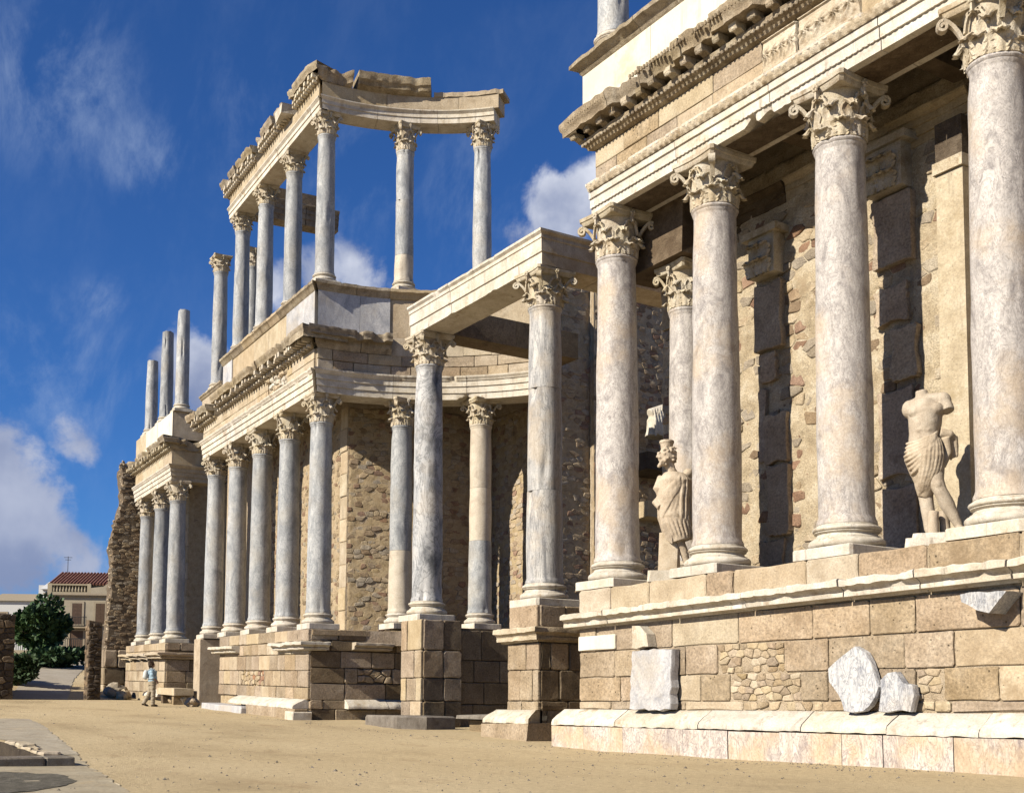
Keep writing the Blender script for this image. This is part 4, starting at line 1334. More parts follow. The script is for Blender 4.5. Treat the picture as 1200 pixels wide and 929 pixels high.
# paved floor of the raised stage
FL = Thing('stage_floor', 'raised stone floor of the recess behind the portal', 'floor', WF, (-31, 18, 3.1))
pts = [(-36.5, 14.4), (-33.1, 14.4)] + [arc_pos(d, ARC_R - .7) for d in range(172, 126, -5)] + [(-28.06, 19.2), (-28.06, 25), (-36.5, 25)]
mb = MB(); mb.rings([[(x, y, 2.7) for x, y in pts], [(x, y, 3.14) for x, y in pts]]); mb.build('floor', ASHLAR, FL)

for (deg, z0, za, zt, seed, lab, drums) in ((155.8, 3.24, 9.66, 10.5, 211, 'recess column with grey top and tan foot left of the dark veined column', [(.33, M_TAN), (1.0, M_BLUE)]),
                                           (136.6, 3.24, 9.70, 10.5, 215, 'banded tan and white recess column between the two portal columns', [(.38, M_BLUE), (.66, M_TAN), (1.0, M_TAN)])):
    x, y = arc_pos(deg, ARC_R)
    column(WF, x, y, z0, za, zt, .365, lab, 'slim columns in the curved recess', M_BLUE, seed, drums=drums, base_h=.34)

EA0, EA1 = 177.9, 118.0
mpe = m_arc(ARC_R - .42)
rr = ARC_R - .42
a0, a1 = arc_a(EA0, rr), arc_a(EA1, rr)
EE = Thing('entablature', 'curved moulded entablature of the recess behind the portal', 'entablature', WF, (-33, 16, 10.5))
run(EE, mpe, p_arch(10.46, .72, .85), a0, a1, 'architrave_block', WHITE, 81, block=2.4, gap=.012, step=.08, mit0=1, smooth=30, jag=chipped(10.46, .4, 6.1))
ashlar(EE, mpe, a0, a1, [(11.18, 11.50), (11.50, 11.84)], .95, [FRIEZE, ASHLAR_P, ASHLAR], 82, back=-.7, proud=.015, bev=.012, jit=.012, cut=.02)
run(EE, mpe, p_rect(11.17, 11.83, .7, -.05), a0, a1, 'frieze_core', MORTAR, 83, block=30, step=.3)
run(EE, mpe, p_cornice(11.84, .55, .52), a0, a0 + 2.35, 'cornice_block', CORNICE, 84, block=1.2, gap=.02, mit0=1, step=.06, jag=jagged(11.9, .6, 6.2, 1.2, .14, .06), smooth=50)
run(EE, mpe, p_rect(11.84, 12.42, .7, .02), a0 + 2.35, a1, 'cornice_backing', ASHLAR_P, 85, block=1.2, step=.3, zj=.03)
# roof over the recess
mb = MB(); rs = []
for k in range(13):
    d = EA0 - (EA0 - 121) * k / 12
    xi, yi = arc_pos(d, ARC_R + .3); xo, yo = arc_pos(d, 9.2)
    rs.append([(xi, yi, 11.3), (xo, yo, 11.3), (xo, yo, 13.2), (xi, yi, 13.2)])
mb.rings(rs); mb.build('ceiling_slab', ASHLAR_B, EE)
EAT = Thing('attic', 'curved attic wall with grey marble facing above the recess', 'attic', WF, (-33, 16, 12.4))
mpe2 = m_arc(ARC_R - .40)
run(EAT, mpe2, p_rect(12.43, 13.66, .8), a0, a0 + 2.3, 'marble_facing', SLABGREY, 86, block=1.15, step=.3, mit0=1, gap=.01)
run(EAT, mpe2, p_rect(12.43, 13.66, .8, -.04), a0 + 2.3, a1, 'attic_block', [ASHLAR_P, FRIEZE], 87, block=2.6, step=.3, gap=.008)
run(EAT, mpe2, p_cap(13.66, .28, .16, .8), a0, a1, 'attic_cap', [CORNICE, FRIEZE], 88, block=1.3, step=.15, mit0=1, gap=.012, jag=jagged(99, .08, 2.9, 2, .06, .2), smooth=40)
for (deg, z0, za, zt, seed, lab) in ((155.8, 13.95, 18.64, 19.5, 221, 'chipped upper column in the middle under the curved top beam'), (136.6, 13.95, 18.75, 19.5, 225, 'chipped upper column at the broken right end of the top beam')):
    x, y = arc_pos(deg, ARC_R)
    column(WF, x, y, z0, za, zt, .30, lab, 'columns of the upper storey', M_BLUE, seed, chips=.35, rough=.012, base_h=.26, plinth_h=.12, drums=[(.2, M_TAN), (.62, M_BLUE), (1.0, M_BLUE)] if seed == 221 else None)
rr3 = ARC_R - .36
b0, b1 = arc_a(177.6, rr3), arc_a(133.0, rr3)
UE = Thing('entablature', 'curved broken top beam over the upper columns above the recess', 'entablature', WF, (-33, 16, 19.5))
mpu = m_arc(rr3)
run(UE, mpu, p_arch2(19.5, .40, .7), b0, b1, 'architrave_block', WHITE, 91, block=2.4, gap=.01, step=.2, mit0=1, smooth=30)
run(UE, mpu, p_rect(19.90, 20.36, .68, .02) , b0, b1 + .15, 'frieze_block', [FRIEZE, ASHLAR_P], 92, block=2.2, gap=.012, step=.2, mit0=1)
run(UE, mpu, p_rect(20.36, 20.50, .7, .05), b0 + 3.6, b1 + .3, 'frieze_block', [FRIEZE, ASHLAR_P], 95, block=2.2, gap=.012, step=.12, jag=jagged(0, .15, 3.3, 2, .0, .2))
run(UE, mpu, [(-.6, 20.365), (.05, 20.365), (.14, 20.42), (.22, 20.46), (.24, 20.62), (.30, 20.66), (.32, 20.80), (-.6, 20.80)], b0, b0 + .95, 'cornice_block', CORNICE, 93, block=2, step=.06, mit0=1, jag=jagged(20.3, .5, 7.7, 1.3, .05, .0), smooth=50)
run(UE, mpu, [(-.6, 20.365), (.05, 20.365), (.14, 20.42), (.22, 20.46), (.24, 20.58), (.30, 20.62), (.32, 20.86), (-.6, 20.86)], b0 + 1.12, b0 + 3.5, 'cornice_block', CORNICE, 94, block=2.6, step=.08, jag=jagged(20.3, .2, 1.7, 1.3, .1, .1), smooth=50)

# ================================================================== LEFT WING
LP = Thing('podium', 'left wing podium of tan blocks with broken mouldings and shaded right side', 'podium', LF, (-4, -.62, .4))
mpl = m_front(-.62)
UR = .95
core(LP, mpl, -8.9, UR - .08, .0, 3.12, -2.0, -.07, MORTAR)
LROWS = [(1.05, 1.42), (1.42, 1.92), (1.92, 2.42)]
ashlar(LP, mpl, -8.95, UR, LROWS, .95, [ASHLAR, ASHLAR, FRIEZE], 331, [(-6.1, -3.4, 1.42, 1.95)], joint=.012, jit=.014, cut=.03)
rubble(LP, mpl, -6.1, -3.4, 1.43, 1.91, .24, .14, [ASHLAR, FRIEZE, BRICKM, RUB_A], 332, parts=60, gap=.008, proud=(-.02, .02), bev=.016, skip=.02)
ashlar(LP, mpl, -8.95, UR, [(2.42, 2.80)], 1.1, [ASHLAR, ASHLAR_P], 333, jit=.018, cut=.03)
ashlar(LP, mpl, -8.95, UR, [(2.80, 3.17)], 1.3, [FRIEZE, ASHLAR], 334, jit=.018, cut=.03, back=-.6)
run(LP, mpl, p_podcorn(2.52, .26, .36, .1), -9.3, -6.3, 'cornice_piece', WHITE, 335, block=4, step=.1, jag=jagged(2.6, .2, 5.1, 1.2, .15, .2), smooth=40)
run(LP, mpl, p_podcorn(2.52, .26, .36, .1), -1.9, UR, 'cornice_piece', WHITE, 336, block=4, step=.08, mit1=1, jag=jagged(2.6, .25, 6.3, 1.6, .15, .1), smooth=40)
run(LP, mpl, p_base(.80, .27, .42, .1), -6.2, UR - .1, 'base_moulding', WHITE, 337, block=3.1, step=.1, gap=.03, jag=jagged(0, .25, 2.9, 1.2, .2, .12), smooth=40)
ashlar(LP, lambda a, z, o: mpl(a, z, o + .42), -4.0, UR + .1, [(.1, .80)], 2.0, [ASHLAR, ASHLAR_P], 338, back=-.4)
mb = MB(); stone(mb, lambda a, z, o: mpl(a, z, o), rect_poly(-9.0, -3.9, .1, .74, random.Random(3), .03, .06), -.1, .62, .03, 0, random.Random(3)); mb.build('marble_slab', SLABGREY, LP)
mb = MB(); stone(mb, lambda a, z, o: mpl(a, z, o), rect_poly(.35, 1.08, .1, .72, random.Random(5), .02, .05), -.1, .50, .03, 0, random.Random(3)); mb.build('corner_block', WHITE, LP)
# right-hand side of the podium
mpr = m_right(UR)
core(LP, mpr, -.55, 3.3, .0, 3.12, -1.5, -.07, MORTAR_D)
SROWS = [(.15, .78), (.78, 1.05), (1.05, 1.55), (1.55, 2.02), (2.02, 2.52), (2.52, 2.85), (2.85, 3.17)]
ashlar(LP, mpr, -.555, 3.3, SROWS, 1.0, [ASHLAR, ASHLAR_B], 341, [(.95, 2.1, 1.6, 2.0)], joint=.012, jit=.02, cut=.035, bev=.016, proud=.03)
rubble(LP, mpr, .95, 2.1, 1.56, 2.01, .3, .22, [ASHLAR, RUB_A], 342, parts=12, gap=.014, proud=(-.02, .03), bev=.025, skip=0)
run(LP, mpr, p_podcorn(2.55, .24, .36, .1), .75, 2.0, 'cornice_piece', ASHLAR_P, 343, block=4, step=.1, jag=jagged(2.6, .15, 5.9, 1.2, .15, .2), smooth=40)
run(LP, mpr, p_podcorn(2.52, .26, .36, .1), -.62, -.05, 'cornice_piece', WHITE, 346, block=4, step=.08, mit0=1, jag=jagged(2.6, .2, 6.9, 1.6, .15, .05), smooth=40)
run(LP, mpr, p_base(.80, .27, .34, .1), .55, 2.6, 'base_moulding', WHITE, 344, block=1.4, step=.1, gap=.02, jag=jagged(0, .2, 3.9, 1.2, .2, .2), smooth=40)

# columns of the left wing
LWG = 'lower columns of the left wing'
for i, (u, lab) in enumerate(((0.02, 'lower left wing column standing at its right front corner'), (-3.08, 'lower left wing column second from its right corner'),
                              (-6.16, 'lower left wing column third from its right corner'), (-9.22, 'lower left wing column above the left end of its podium'))):
    column(LF, u, 0, 3.18, 9.60, 10.5, .37, lab, LWG, M_BLUE, 231 + i * 3, base_h=.34, wear=.15)
column(LF, -12.4, 0, 3.18, 9.75, 10.5, .37, 'lower column on a narrow pier left of the left wing podium', LWG, M_BLUE, 251, base_h=.34, wear=.2)

LE = Thing('entablature', 'left wing entablature with toothed cornice and broken frieze', 'entablature', LF, (-5, -.42, 10.5))
mle = m_front(-.42)
run(LE, mle, p_arch(10.46, .72, .85), -13.0, .42, 'architrave_block', WHITE, 401, block=3.0, gap=.014, mit1=1, smooth=30, step=.08, jag=chipped(10.46, .4, 7.7))
ashlar(LE, mle, -13.0, .42, [(11.18, 11.50), (11.50, 11.84)], 1.5, [FRIEZE, ASHLAR_P], 402, [(-4.3, -2.2, 11.3, 11.9), (-3.6, -2.4, 11.1, 11.4)], back=-.7, proud=.012, bev=.012, jit=.01, cut=.02)
run(LE, mle, p_rect(11.17, 11.83, .7, -.06), -12.95, .4, 'frieze_core', WHITE, 403, block=30)
rubble(LE, mle, -4.3, -2.2, 11.22, 11.84, .36, .24, [WHITE, WHITE, FRIEZE], 404, parts=24, gap=.02, proud=(.0, .12), bev=.05, skip=.1)


def toothed_cornice(T, mp_, a0, a1, z0, out, seed, mit0=0, mit1=0, amp=.6, sp=.30, parts=True, thr=.12):
    run(T, mp_, [(-.7, z0), (.02, z0), (.06, z0 + .05), (.13, z0 + .08), (.15, z0 + .16), (-.7, z0 + .16)], a0, a1, 'bed_moulding', CORNICE, seed, block=1.6, gap=.015, step=.15, mit0=mit0, mit1=mit1, jag=jagged(99, .08, seed * .37, 2, .04, .2), smooth=40)
    run(T, mp_, [(-.7, z0 + .16), (.10, z0 + .16), (.10, z0 + .32), (-.7, z0 + .32)], a0, a1, 'cornice_backing', CORNICE, seed + 1, block=2.4, mit0=mit0, mit1=mit1)
    rnd = random.Random(seed); a = a0 + .08; mb = MB()
    while a < a1 - .05:
        ln = out * rnd.uniform(.6, .86)
        for (w_, h0, h1, l_) in ((.07, .17, .315, ln), (.05, .02, .10, .22)):
            P = [mp_(a + sa * w_, z, o) for (z, o) in ((z0 + h0, .08), (z0 + h0, l_), (z0 + h1, l_), (z0 + h1, .08)) for sa in (-1, 1)]
            mb.add(P, [(0, 2, 3, 1), (2, 4, 5, 3), (4, 6, 7, 5), (6, 0, 1, 7), (0, 6, 4, 2), (1, 3, 5, 7)])
        a += sp * rnd.uniform(.95, 1.05)
    mb.build('bracket_row', CARVED, T, kind='stuff')
    run(T, mp_, [(-.6, z0 + .32), (out - .10, z0 + .32), (out - .07, z0 + .31), (out - .06, z0 + .40), (out - .02, z0 + .44), (out, z0 + .52), (out, z0 + .57), (-.6, z0 + .60)], a0, a1, 'corona_block', CORNICE, seed + 2, block=1.5, gap=.02, step=.07, mit0=mit0, mit1=mit1, zj=.015, oj=.03,
        jag=jagged(z0 + .35, amp, seed * .91, 1.2, .18, thr), smooth=50)


toothed_cornice(LE, mle, -10.1, .42, 11.84, .55, 410, mit1=1)
toothed_cornice(LE, mle, -13.9, -10.9, 11.75, .55, 420, amp=.3)
w = MB(); w.box(-13.2, .3, -.3, 2.2, 10.9, 11.15); w.box(-13.0, .3, -.2, 1.9, 11.3, 12.42); w.build('ceiling_slab', ASHLAR_B, LE)

mb = MB(); stone(mb, lambda a, z, o: (a, z, 12.05 + o), [(-.5, -.94), (.2, -.96), (.86, -.93), (.92, -.3), (.88, .5), (-.4, .4)], 0, .385, .05, 0, random.Random(8)); mb.build('corner_block', CORNICE, LE)

LA = Thing('attic', 'left wing attic wall of cream and grey slabs under the upper columns', 'attic', LF, (-5, -.42, 12.4))
run(LA, mle, p_rect(12.43, 13.66, 1.2), -10.15, -8.9, 'marble_facing', SLABGREY, 431, block=3)
run(LA, mle, p_rect(12.43, 13.66, 1.2, -.03), -8.88, -2.4, 'attic_block', [ASHLAR_P, FRIEZE], 432, block=2.6, gap=.008)
run(LA, mle, p_rect(12.43, 13.66, 1.2), -2.38, .40, 'marble_facing', SLABGREY, 433, block=1.5, gap=.008, mit1=1)
run(LA, mle, p_cap(13.66, .28, .16, 1.2), -10.2, .40, 'attic_cap', [CORNICE, FRIEZE], 434, block=1.5, gap=.012, mit1=1, step=.12, jag=jagged(99, .1, 1.9, 2, .06, .15), smooth=40)
run(LA, mle, p_rect(12.36, 12.95, 1.2), -13.3, -10.2, 'attic_block', [ASHLAR_P], 435, block=1.6, gap=.01)
run(LA, mle, p_cap(12.95, .18, .12, 1.2), -13.4, -10.2, 'attic_cap', [CORNICE], 436, block=1.6, gap=.01, step=.12, jag=jagged(99, .1, 2.9, 2, .04, .1), smooth=40)

UG = 'columns of the upper storey'
for i, (u, lab) in enumerate(((0.05, 'upper column at the corner where the high beam turns'), (-3.15, 'upper column second from the corner of the high beam'),
                              (-6.35, 'upper column third from the corner of the high beam'), (-9.35, 'upper column at the far left end of the high beam'))):
    column(LF, u, 0, 13.94, 18.82, 19.52, .30, lab, UG, M_BLUE, 261 + i * 3, base_h=.26, plinth_h=.12, wear=.15)
column(LF, -12.45, 0, 13.13, 18.15, 18.82, .30, 'upper column with a capital carrying nothing left of the high beam', UG, M_BLUE, 281, base_h=.26, plinth_h=.12, wear=.2)
column(LF, -11.3, 1.0, 13.2, 18.2, 18.95, .27, 'slim upper column half hidden behind the far end of the high beam', UG, M_BLUE, 285, base_h=.26, plinth_h=.12)
LU = Thing('entablature', 'high straight beam over the upper columns with a ragged cornice', 'entablature', LF, (-5, -.38, 19.5))
mlu = m_front(-.37)
run(LU, mlu, p_arch2(19.5, .40, .74), -10.0, .37, 'architrave_block', WHITE, 441, block=3.1, gap=.012, mit1=1, smooth=30)
run(LU, mlu, p_rect(19.90, 20.34, .72, .02), -9.9, .37, 'frieze_block', [FRIEZE, ASHLAR_P], 442, block=2.6, gap=.012, mit1=1)
for k, (s, e, m1) in enumerate(((-10.15, -8.2, 0), (-8.0, -6.2, 0), (-5.5, -3.6, 0), (-3.4, -2.5, 0), (-1.75, .37, 1))):
    toothed_cornice(LU, mlu, s, e, 20.34, .36, 450 + k * 5, amp=.5, sp=.22, mit1=m1, thr=.0)
mb = MB(); mb.box(-3.1, -2.2, -.75, -.1, 20.4, 20.72, .05, random.Random(6)); mb.build('broken_block', WHITE, LU)
run(LU, m_right(-9.0), p_arch(19.5, .8, .7), .4, 3.75, 'rear_beam', [CORNICE, ASHLAR_B], 446, block=1.7, gap=.02, jag=jagged(99, .12, 3.3, 1.5, -.9, .2))
run(LU, m_right(-9.0), p_rect(20.3, 20.75, .7, .05), .6, 3.4, 'rear_beam', [ASHLAR_B], 447, block=1.3, gap=.02, zj=.06, oj=.05)

# left wing back wall
LB = Thing('back_wall', 'sunlit rubble wall behind the left wing columns', 'wall', LF, (-6, 1.45, 3.1))
mlb = m_front(1.42)
core(LB, mlb, -16.0, -1.42, 2.9, 12.2, -1.2, -.015, MORTAR)
rough_face(LB, mlb, -10.9, -2.0, 3.1, 10.7, MORTAR, 'mortar_face', .030, .10, -.004, 2.6, 31.0)
rubble(LB, mlb, -10.9, -2.05, 3.15, 10.5, .28, .16, RUBMIX, 461, parts=0, gap=.010, proud=(-.016, .018), bev=.016, skip=.2)
ashlar(LB, mlb, -2.05, -1.40, [(3.15 + .75 * k, 3.9 + .75 * k) for k in range(10)], 1.0, [ASHLAR_P, FRIEZE], 462, proud=.05)
w = MB(); w.box(-9.2, 1.0, -.5, 1.5, 3.0, 3.14); w.build('floor', ASHLAR, LB)

L5 = Thing('pedestal', 'narrow tall pier standing free left of the left wing podium', 'pedestal', LF, (-12.3, -.6, .5), 'narrow piers of the left door')
mb = MB(); stone(mb, m_front(-.6), rect_poly(-12.9, -11.95, .3, 3.17, random.Random(2), .02, .05), -.9, .0, .02); mb.build('pier_block', FRIEZE, L5)
core(L5, m_right(-12.05), -.5, 2.5, .3, 3.1, -.7, -.05, MORTAR_D)
ashlar(L5, m_right(-12.05), -.55, 2.5, [(.3, 1.0), (1.0, 1.7), (1.7, 2.4), (2.4, 3.15)], .9, [ASHLAR_B], 471, proud=.03)

# ================================================================== FAR WING
FP = Thing('podium', 'far left podium under three columns behind the walking person', 'podium', LF, (-22, -.62, .5))
FUR = -17.95
mpf = m_front(-.62)
core(FP, mpf, -26.6, FUR - .08, .0, 3.1, -2.4, -.07, MORTAR)
ashlar(FP, mpf, -26.6, FUR, [(.5, .92), (.92, 1.4), (1.4, 1.9), (1.9, 2.42), (2.42, 2.8), (2.8, 3.14)], 1.2, [ASHLAR, FRIEZE], 501, jit=.015, cut=.03)
run(FP, mpf, p_podcorn(2.42, .28, .4, .1), -27.0, FUR, 'cornice_piece', ASHLAR_P, 502, block=2.2, gap=.05, step=.1, mit1=1, jag=jagged(2.4, .5, 3.3, 1.3, .1, .0), smooth=40)
run(FP, mpf, p_base(.78, .3, .36, .1), -20.6, FUR, 'base_moulding', WHITE, 503, block=3, step=.1, mit1=1, smooth=40)
core(FP, m_right(FUR), -.55, 3.5, .0, 3.1, -1.5, -.07, MORTAR_D)
ashlar(FP, m_right(FUR), -.555, 3.5, [(.3, .92), (.92, 1.4), (1.4, 1.9), (1.9, 2.42), (2.42, 2.8), (2.8, 3.14)], 1.1, [ASHLAR, ASHLAR_B], 504, jit=.018, cut=.04, proud=.03)
run(FP, m_right(FUR), p_podcorn(2.42, .28, .4, .1), -.62, 1.35, 'cornice_piece', ASHLAR, 505, block=3, step=.1, mit0=1, jag=jagged(2.4, .2, 4.3, 1.3, .1, .2), smooth=40)
FG = 'columns of the far wing'
for i, (u, lab) in enumerate(((-18.95, 'far wing column nearest, directly above the walking person'), (-22.05, 'far wing column in the middle of its three'), (-25.3, 'far wing column farthest left beside the ragged wall'))):
    column(LF, u, 0, 3.15, 9.55, 10.45, .385, lab, FG, M_BLUE, 511 + i * 3, base_h=.36, wear=.2)
FE = Thing('entablature', 'far left entablature over three columns with a crumbling cornice', 'entablature', LF, (-22, -.42, 10.4))
FUE = -18.52
run(FE, mle, p_arch(10.42, .72, .85), -26.6, FUE, 'architrave_block', WHITE, 521, block=2.8, gap=.012, mit1=1, smooth=30)
run(FE, mle, p_rect(11.14, 11.78, .8, .0), -26.5, FUE, 'frieze_block', [FRIEZE, ASHLAR_P], 522, block=2.2, gap=.01, mit1=1)
toothed_cornice(FE, mle, -26.8, FUE, 11.78, .5, 530, mit1=1, amp=.8, thr=.0)
mfr = m_right(FUE)
run(FE, mfr, p_arch(10.42, .72, .85), -.42, 1.9, 'architrave_block', FRIEZE, 523, block=3, mit0=1, smooth=30)
run(FE, mfr, p_rect(11.14, 11.78, .8, .0), -.42, 1.9, 'frieze_block', [FRIEZE], 524, block=3, mit0=1)
run(FE, mfr, p_cornice(11.78, .5, .5), -.42, 1.9, 'cornice_block', CORNICE, 525, block=3, mit0=1, step=.08, jag=jagged(11.8, .8, 5.1, 1.2, .1, .0), smooth=50)
w = MB(); w.box(-26.4, FUE - .6, -.2, 2.0, 10.9, 11.1); w.box(-26.4, FUE - .6, -.2, 2.0, 11.2, 12.3); w.build('ceiling_slab', ASHLAR_B, FE)
FA = Thing('attic', 'far left rendered attic wall under three broken shafts', 'attic', LF, (-22, -.42, 12.3))
run(FA, mle, p_rect(12.32, 13.55, .7, .02), -26.5, FUE, 'attic_block', [RENDER, ASHLAR_P], 541, block=2.6, gap=.006, mit1=1)
run(FA, mfr, p_rect(12.32, 13.55, .7, .02), -.42, 1.95, 'attic_block', [ASHLAR_P], 542, block=4, mit0=1)
w = MB(); w.box(-26.4, FUE - .5, -.3, 1.9, 12.9, 13.5); w.build('attic_core', ASHLAR_B, FA)
for i, (u, zt, lab) in enumerate(((-18.75, 18.25, 'tallest broken shaft without a capital on the far attic'), (-21.9, 18.05, 'middle broken shaft without a capital on the far attic'), (-25.2, 17.4, 'shortest leftmost broken shaft without a capital on the far attic'))):
    column(LF, u, 0, 13.55, zt, 0, .30, lab, 'broken shafts on the far attic', M_BLUE, 551 + i * 3, broken=True, base_h=.26, plinth_h=.12, chips=.3)
FB = Thing('back_wall', 'shaded rubble wall behind the three far columns', 'wall', LF, (-23, 1.2, 3.1))
core(FB, m_front(1.2), -27.4, -22.0, 2.9, 10.9, -2.4, -.05, MORTAR)
ashlar(FB, m_front(1.2), -27.0, -22.0, [(3.1 + .8 * k, 3.9 + .8 * k) for k in range(9)], 1.4, [FRIEZE, ASHLAR_P], 561, proud=.02)
core(FB, m_right(-22.05), 1.25, 9.5, 2.9, 12.4, -1.0, -.02, MORTAR_D)
rubble(FB, m_right(-22.05), 1.25, 9.4, 3.1, 11.5, .3, .19, [RUB_B, RUB_A, RUB_G], 562, parts=0, gap=.014, proud=(-.02, .05), bev=.02, skip=.1)

# ragged end wall
RW = Thing('ruined_wall', 'tall ragged rubble wall ending the stage front at the far left', 'wall', LF, (-28, -.5, .5))
mrw = m_right(-27.25)
V0 = -1.55
rag = lambda z: V0 + .12 + (.22 if z > 9.6 else .0) + (z - 3) * .032 + .16 * mnoise.noise(Vector((z * 1.3, 3.3, 0))) + .09 * mnoise.noise(Vector((z * 4, 1.3, 0)))
mb = MB(); rs = []
z = 2.9
while z < 12.45:
    v0 = rag(z)
    rs.append([(-27.262, v0, z), (-27.262, 2.0, z), (-29.4, 2.0, z), (-29.4 + .2 * math.sin(z * 3), v0 + .15, z)]); z += .22
mb.rings(rs); mb.build('wall_core', MORTAR_D, RW)
rubble(RW, mrw, V0 - .05, 2.0, 3.0, 12.5, .27, .14, [RUB_A, RUB_B, RUB_B, RUB_G], 571, parts=0, gap=.008, proud=(-.015, .02), bev=.014, skip=.25, keep=lambda a, z: a > rag(z) - .02)
# loose stones sticking out of the broken edge
rnd = random.Random(12)
jm = {}
z = 2.9
while z < 12.6:
    for k in range(3):
        v0 = rag(z); mb = jm.setdefault(rnd.choice((RUB_A, RUB_G, ASHLAR_P)).name, MB())
        x = -27.3 - rnd.uniform(0, 1.1); s = rnd.uniform(.06, .13)
        r = Matrix.Rotation(rnd.uniform(-.5, .5), 3, 'Z') @ Matrix.Rotation(rnd.uniform(-.3, .3), 3, 'X')
        mb.ell((x, v0 + s * rnd.uniform(.1, .7) + .05, z + rnd.uniform(-.06, .06)), (s, s * .9, s * .55), 6, 4, r)
    z += .19
for k, mb in jm.items(): mb.build('edge_stones', MATS[k], RW, 20, kind='stuff')
ashlar(RW, mrw, V0, 2.0, [(.3, 1.2), (1.2, 2.05), (2.05, 2.95)], 1.5, [ASHLAR_B, ASHLAR], 572, joint=.02, jit=.03, cut=.06, proud=.06, bev=.04, back=-.5)
mb = MB(); mb.box(-29.4, -27.35, V0 + .1, 2.0, .2, 2.95); mb.build('foot_core', MORTAR_D, RW)
ashlar(RW, m_front(V0 + .02), -29.3, -27.3, [(.3, 1.2), (1.2, 2.05), (2.05, 2.95)], 1.1, [ASHLAR_P, ASHLAR], 573, proud=.05, back=-.2, jit=.03, cut=.05)

# ================================================================== FOREGROUND PAVING, KERB AND PIT
ground_sheet('paving', [(-11.6, -1.5), (-11.8, 3.1), (-12.46, 3.26), (-15.1, 3.68), (-18.5, 4.2), (-20.05, 4.42), (-20.05, -1.5)], PAVE, .008)
ground_sheet('paving', [(-24.65, -1.5), (-24.65, 4.0), (-20.3, 4.0), (-20.1, 4.45), (-22.9, 4.85), (-30.7, 5.9), (-34.0, 6.2), (-34.3, -1.5)], PAVE, .008)
ground_sheet('grit_bed', [(-16.5, -1.5), (-16.47, 2.68), (-16.27, 3.0), (-15.73, 3.24), (-14.92, 3.27), (-14.26, 3.13), (-13.57, 2.86), (-12.91, 2.43), (-12.7, 2.07), (-12.5, 1.0), (-12.5, -1.5)], GRAVEL, .014)
PT = Thing('pit', 'sunken stone lined pit at the lower left corner of the photo', 'pit', WF, (-22.3, 1.5, 0))
mb = MB()
x0, x1, y0, y1 = PIT
mb.box(x0 - .25, x0 + .02, y0, y1 + .02, -1.6, ground_z(x0, y1) - .012); mb.box(x1 - .02, x1 + .2, y0, y1 + .02, -1.6, .03)
rs = []
for k in range(10):
    xx = x0 + (x1 - x0) * k / 9
    zt = max(ground_z(xx, y1), ground_z(xx, y1 + .15)) + .006
    rs.append([(xx, y1 - .02, -1.6), (xx, y1 + .2, -1.6), (xx, y1 + .2, zt - .03), (xx, y1 - .02, zt)])
mb.rings(rs)
mb.box(x0, x1, y0, y1, -1.7, -1.6)
mb.build('pit_lining', SHADEROCK, PT)
rnd = random.Random(44)
for k in range(2, 9):
    mb = MB(); xx = x0 + .25 + k * .50
    stone(mb, lambda a, z, o: (a, z, ground_z(a, z) + o), rect_poly(xx - .24, xx + .22 - rnd.uniform(0, .12), 3.87 + rnd.uniform(0, .04), 4.08 + rnd.uniform(-.08, .16), rnd, .05, .06), -.15, .025 + rnd.uniform(0, .04), .02, 0, rnd)
    mb.build('edge_stone', ASHLAR_P, PT)
KB = Thing('kerb', 'long low granite kerb with a dark face at the lower left', 'kerb', WF, (-18.2, 2, 0))
rnd = random.Random(45); y = -1.5
while y < 3.9:
    e = min(3.92, y + rnd.uniform(1.0, 1.5))
    mb = MB(); stone(mb, lambda a, z, o: (z, a, o), [(p[0], p[1]) for p in rect_poly(y + .006, e - .006, -18.55, -17.9, rnd, .012, .03)], -.3, .135 + rnd.uniform(-.008, .008), .02, 0, rnd)
    mb.build('kerb_stone', KERB, KB); y = e

# loose stones by the far wing
LS = [(-24.2, -1.5, .55, 'dark boulder in shade at the foot of the ragged far wall', RUB_G), (-23.0, -1.35, .38, 'pale broken stone left of the walking person', ASHLAR_P),
      (-12.9, -1.0, .30, 'small white stone propping the stone bench', WHITE), (-14.6, -1.0, .28, 'reddish stone propping the left end of the stone bench', RUB_A),
      (-10.5, -1.2, .28, 'rough tan stone at the foot of the narrow pier', ASHLAR)]
for i, (u, v, r, lab, mat) in enumerate(LS):
    wz = LF.world(u, v, 0)
    T = Thing('boulder', lab, 'boulder', LF, (u, v, ground_z(wz.x, wz.y) + LF.k * u), 'loose stones by the far wing')
    bm = bmesh.new(); bmesh.ops.create_icosphere(bm, subdivisions=3, radius=r)
    for vt in bm.verts:
        p = vt.co; d = 1 + .35 * mnoise.noise(p * (1.6 / r) + Vector((i * 7, 0, 0))) + .1 * mnoise.noise(p * (5 / r))
        vt.co = Vector((p.x * 1.25 * d, p.y * .9 * d, max(-.1, p.z * .8 * d + r * .5)))
    me = bpy.data.meshes.new('rock'); bm.to_mesh(me); bm.free(); me.materials.append(mat)
    link_part('rock', me, T.o)
BN = Thing('stone_bench', 'low slab bench on stones between the far podium and the narrow pier', 'bench', LF, (-13.7, -1.1, .5))
mb = MB(); mb.box(-15.3, -12.2, -1.5, -.75, .95, 1.2, .02, random.Random(3)); mb.build('seat_slab', ASHLAR_P, BN)
mb = MB(); mb.box(-14.9, -14.5, -1.4, -.8, .3, .949, .03, random.Random(5)); mb.build('support', ASHLAR_B, BN)
mb = MB(); mb.box(-13.0, -12.6, -1.4, -.8, .3, .949, .03, random.Random(6)); mb.build('support', ASHLAR, BN)


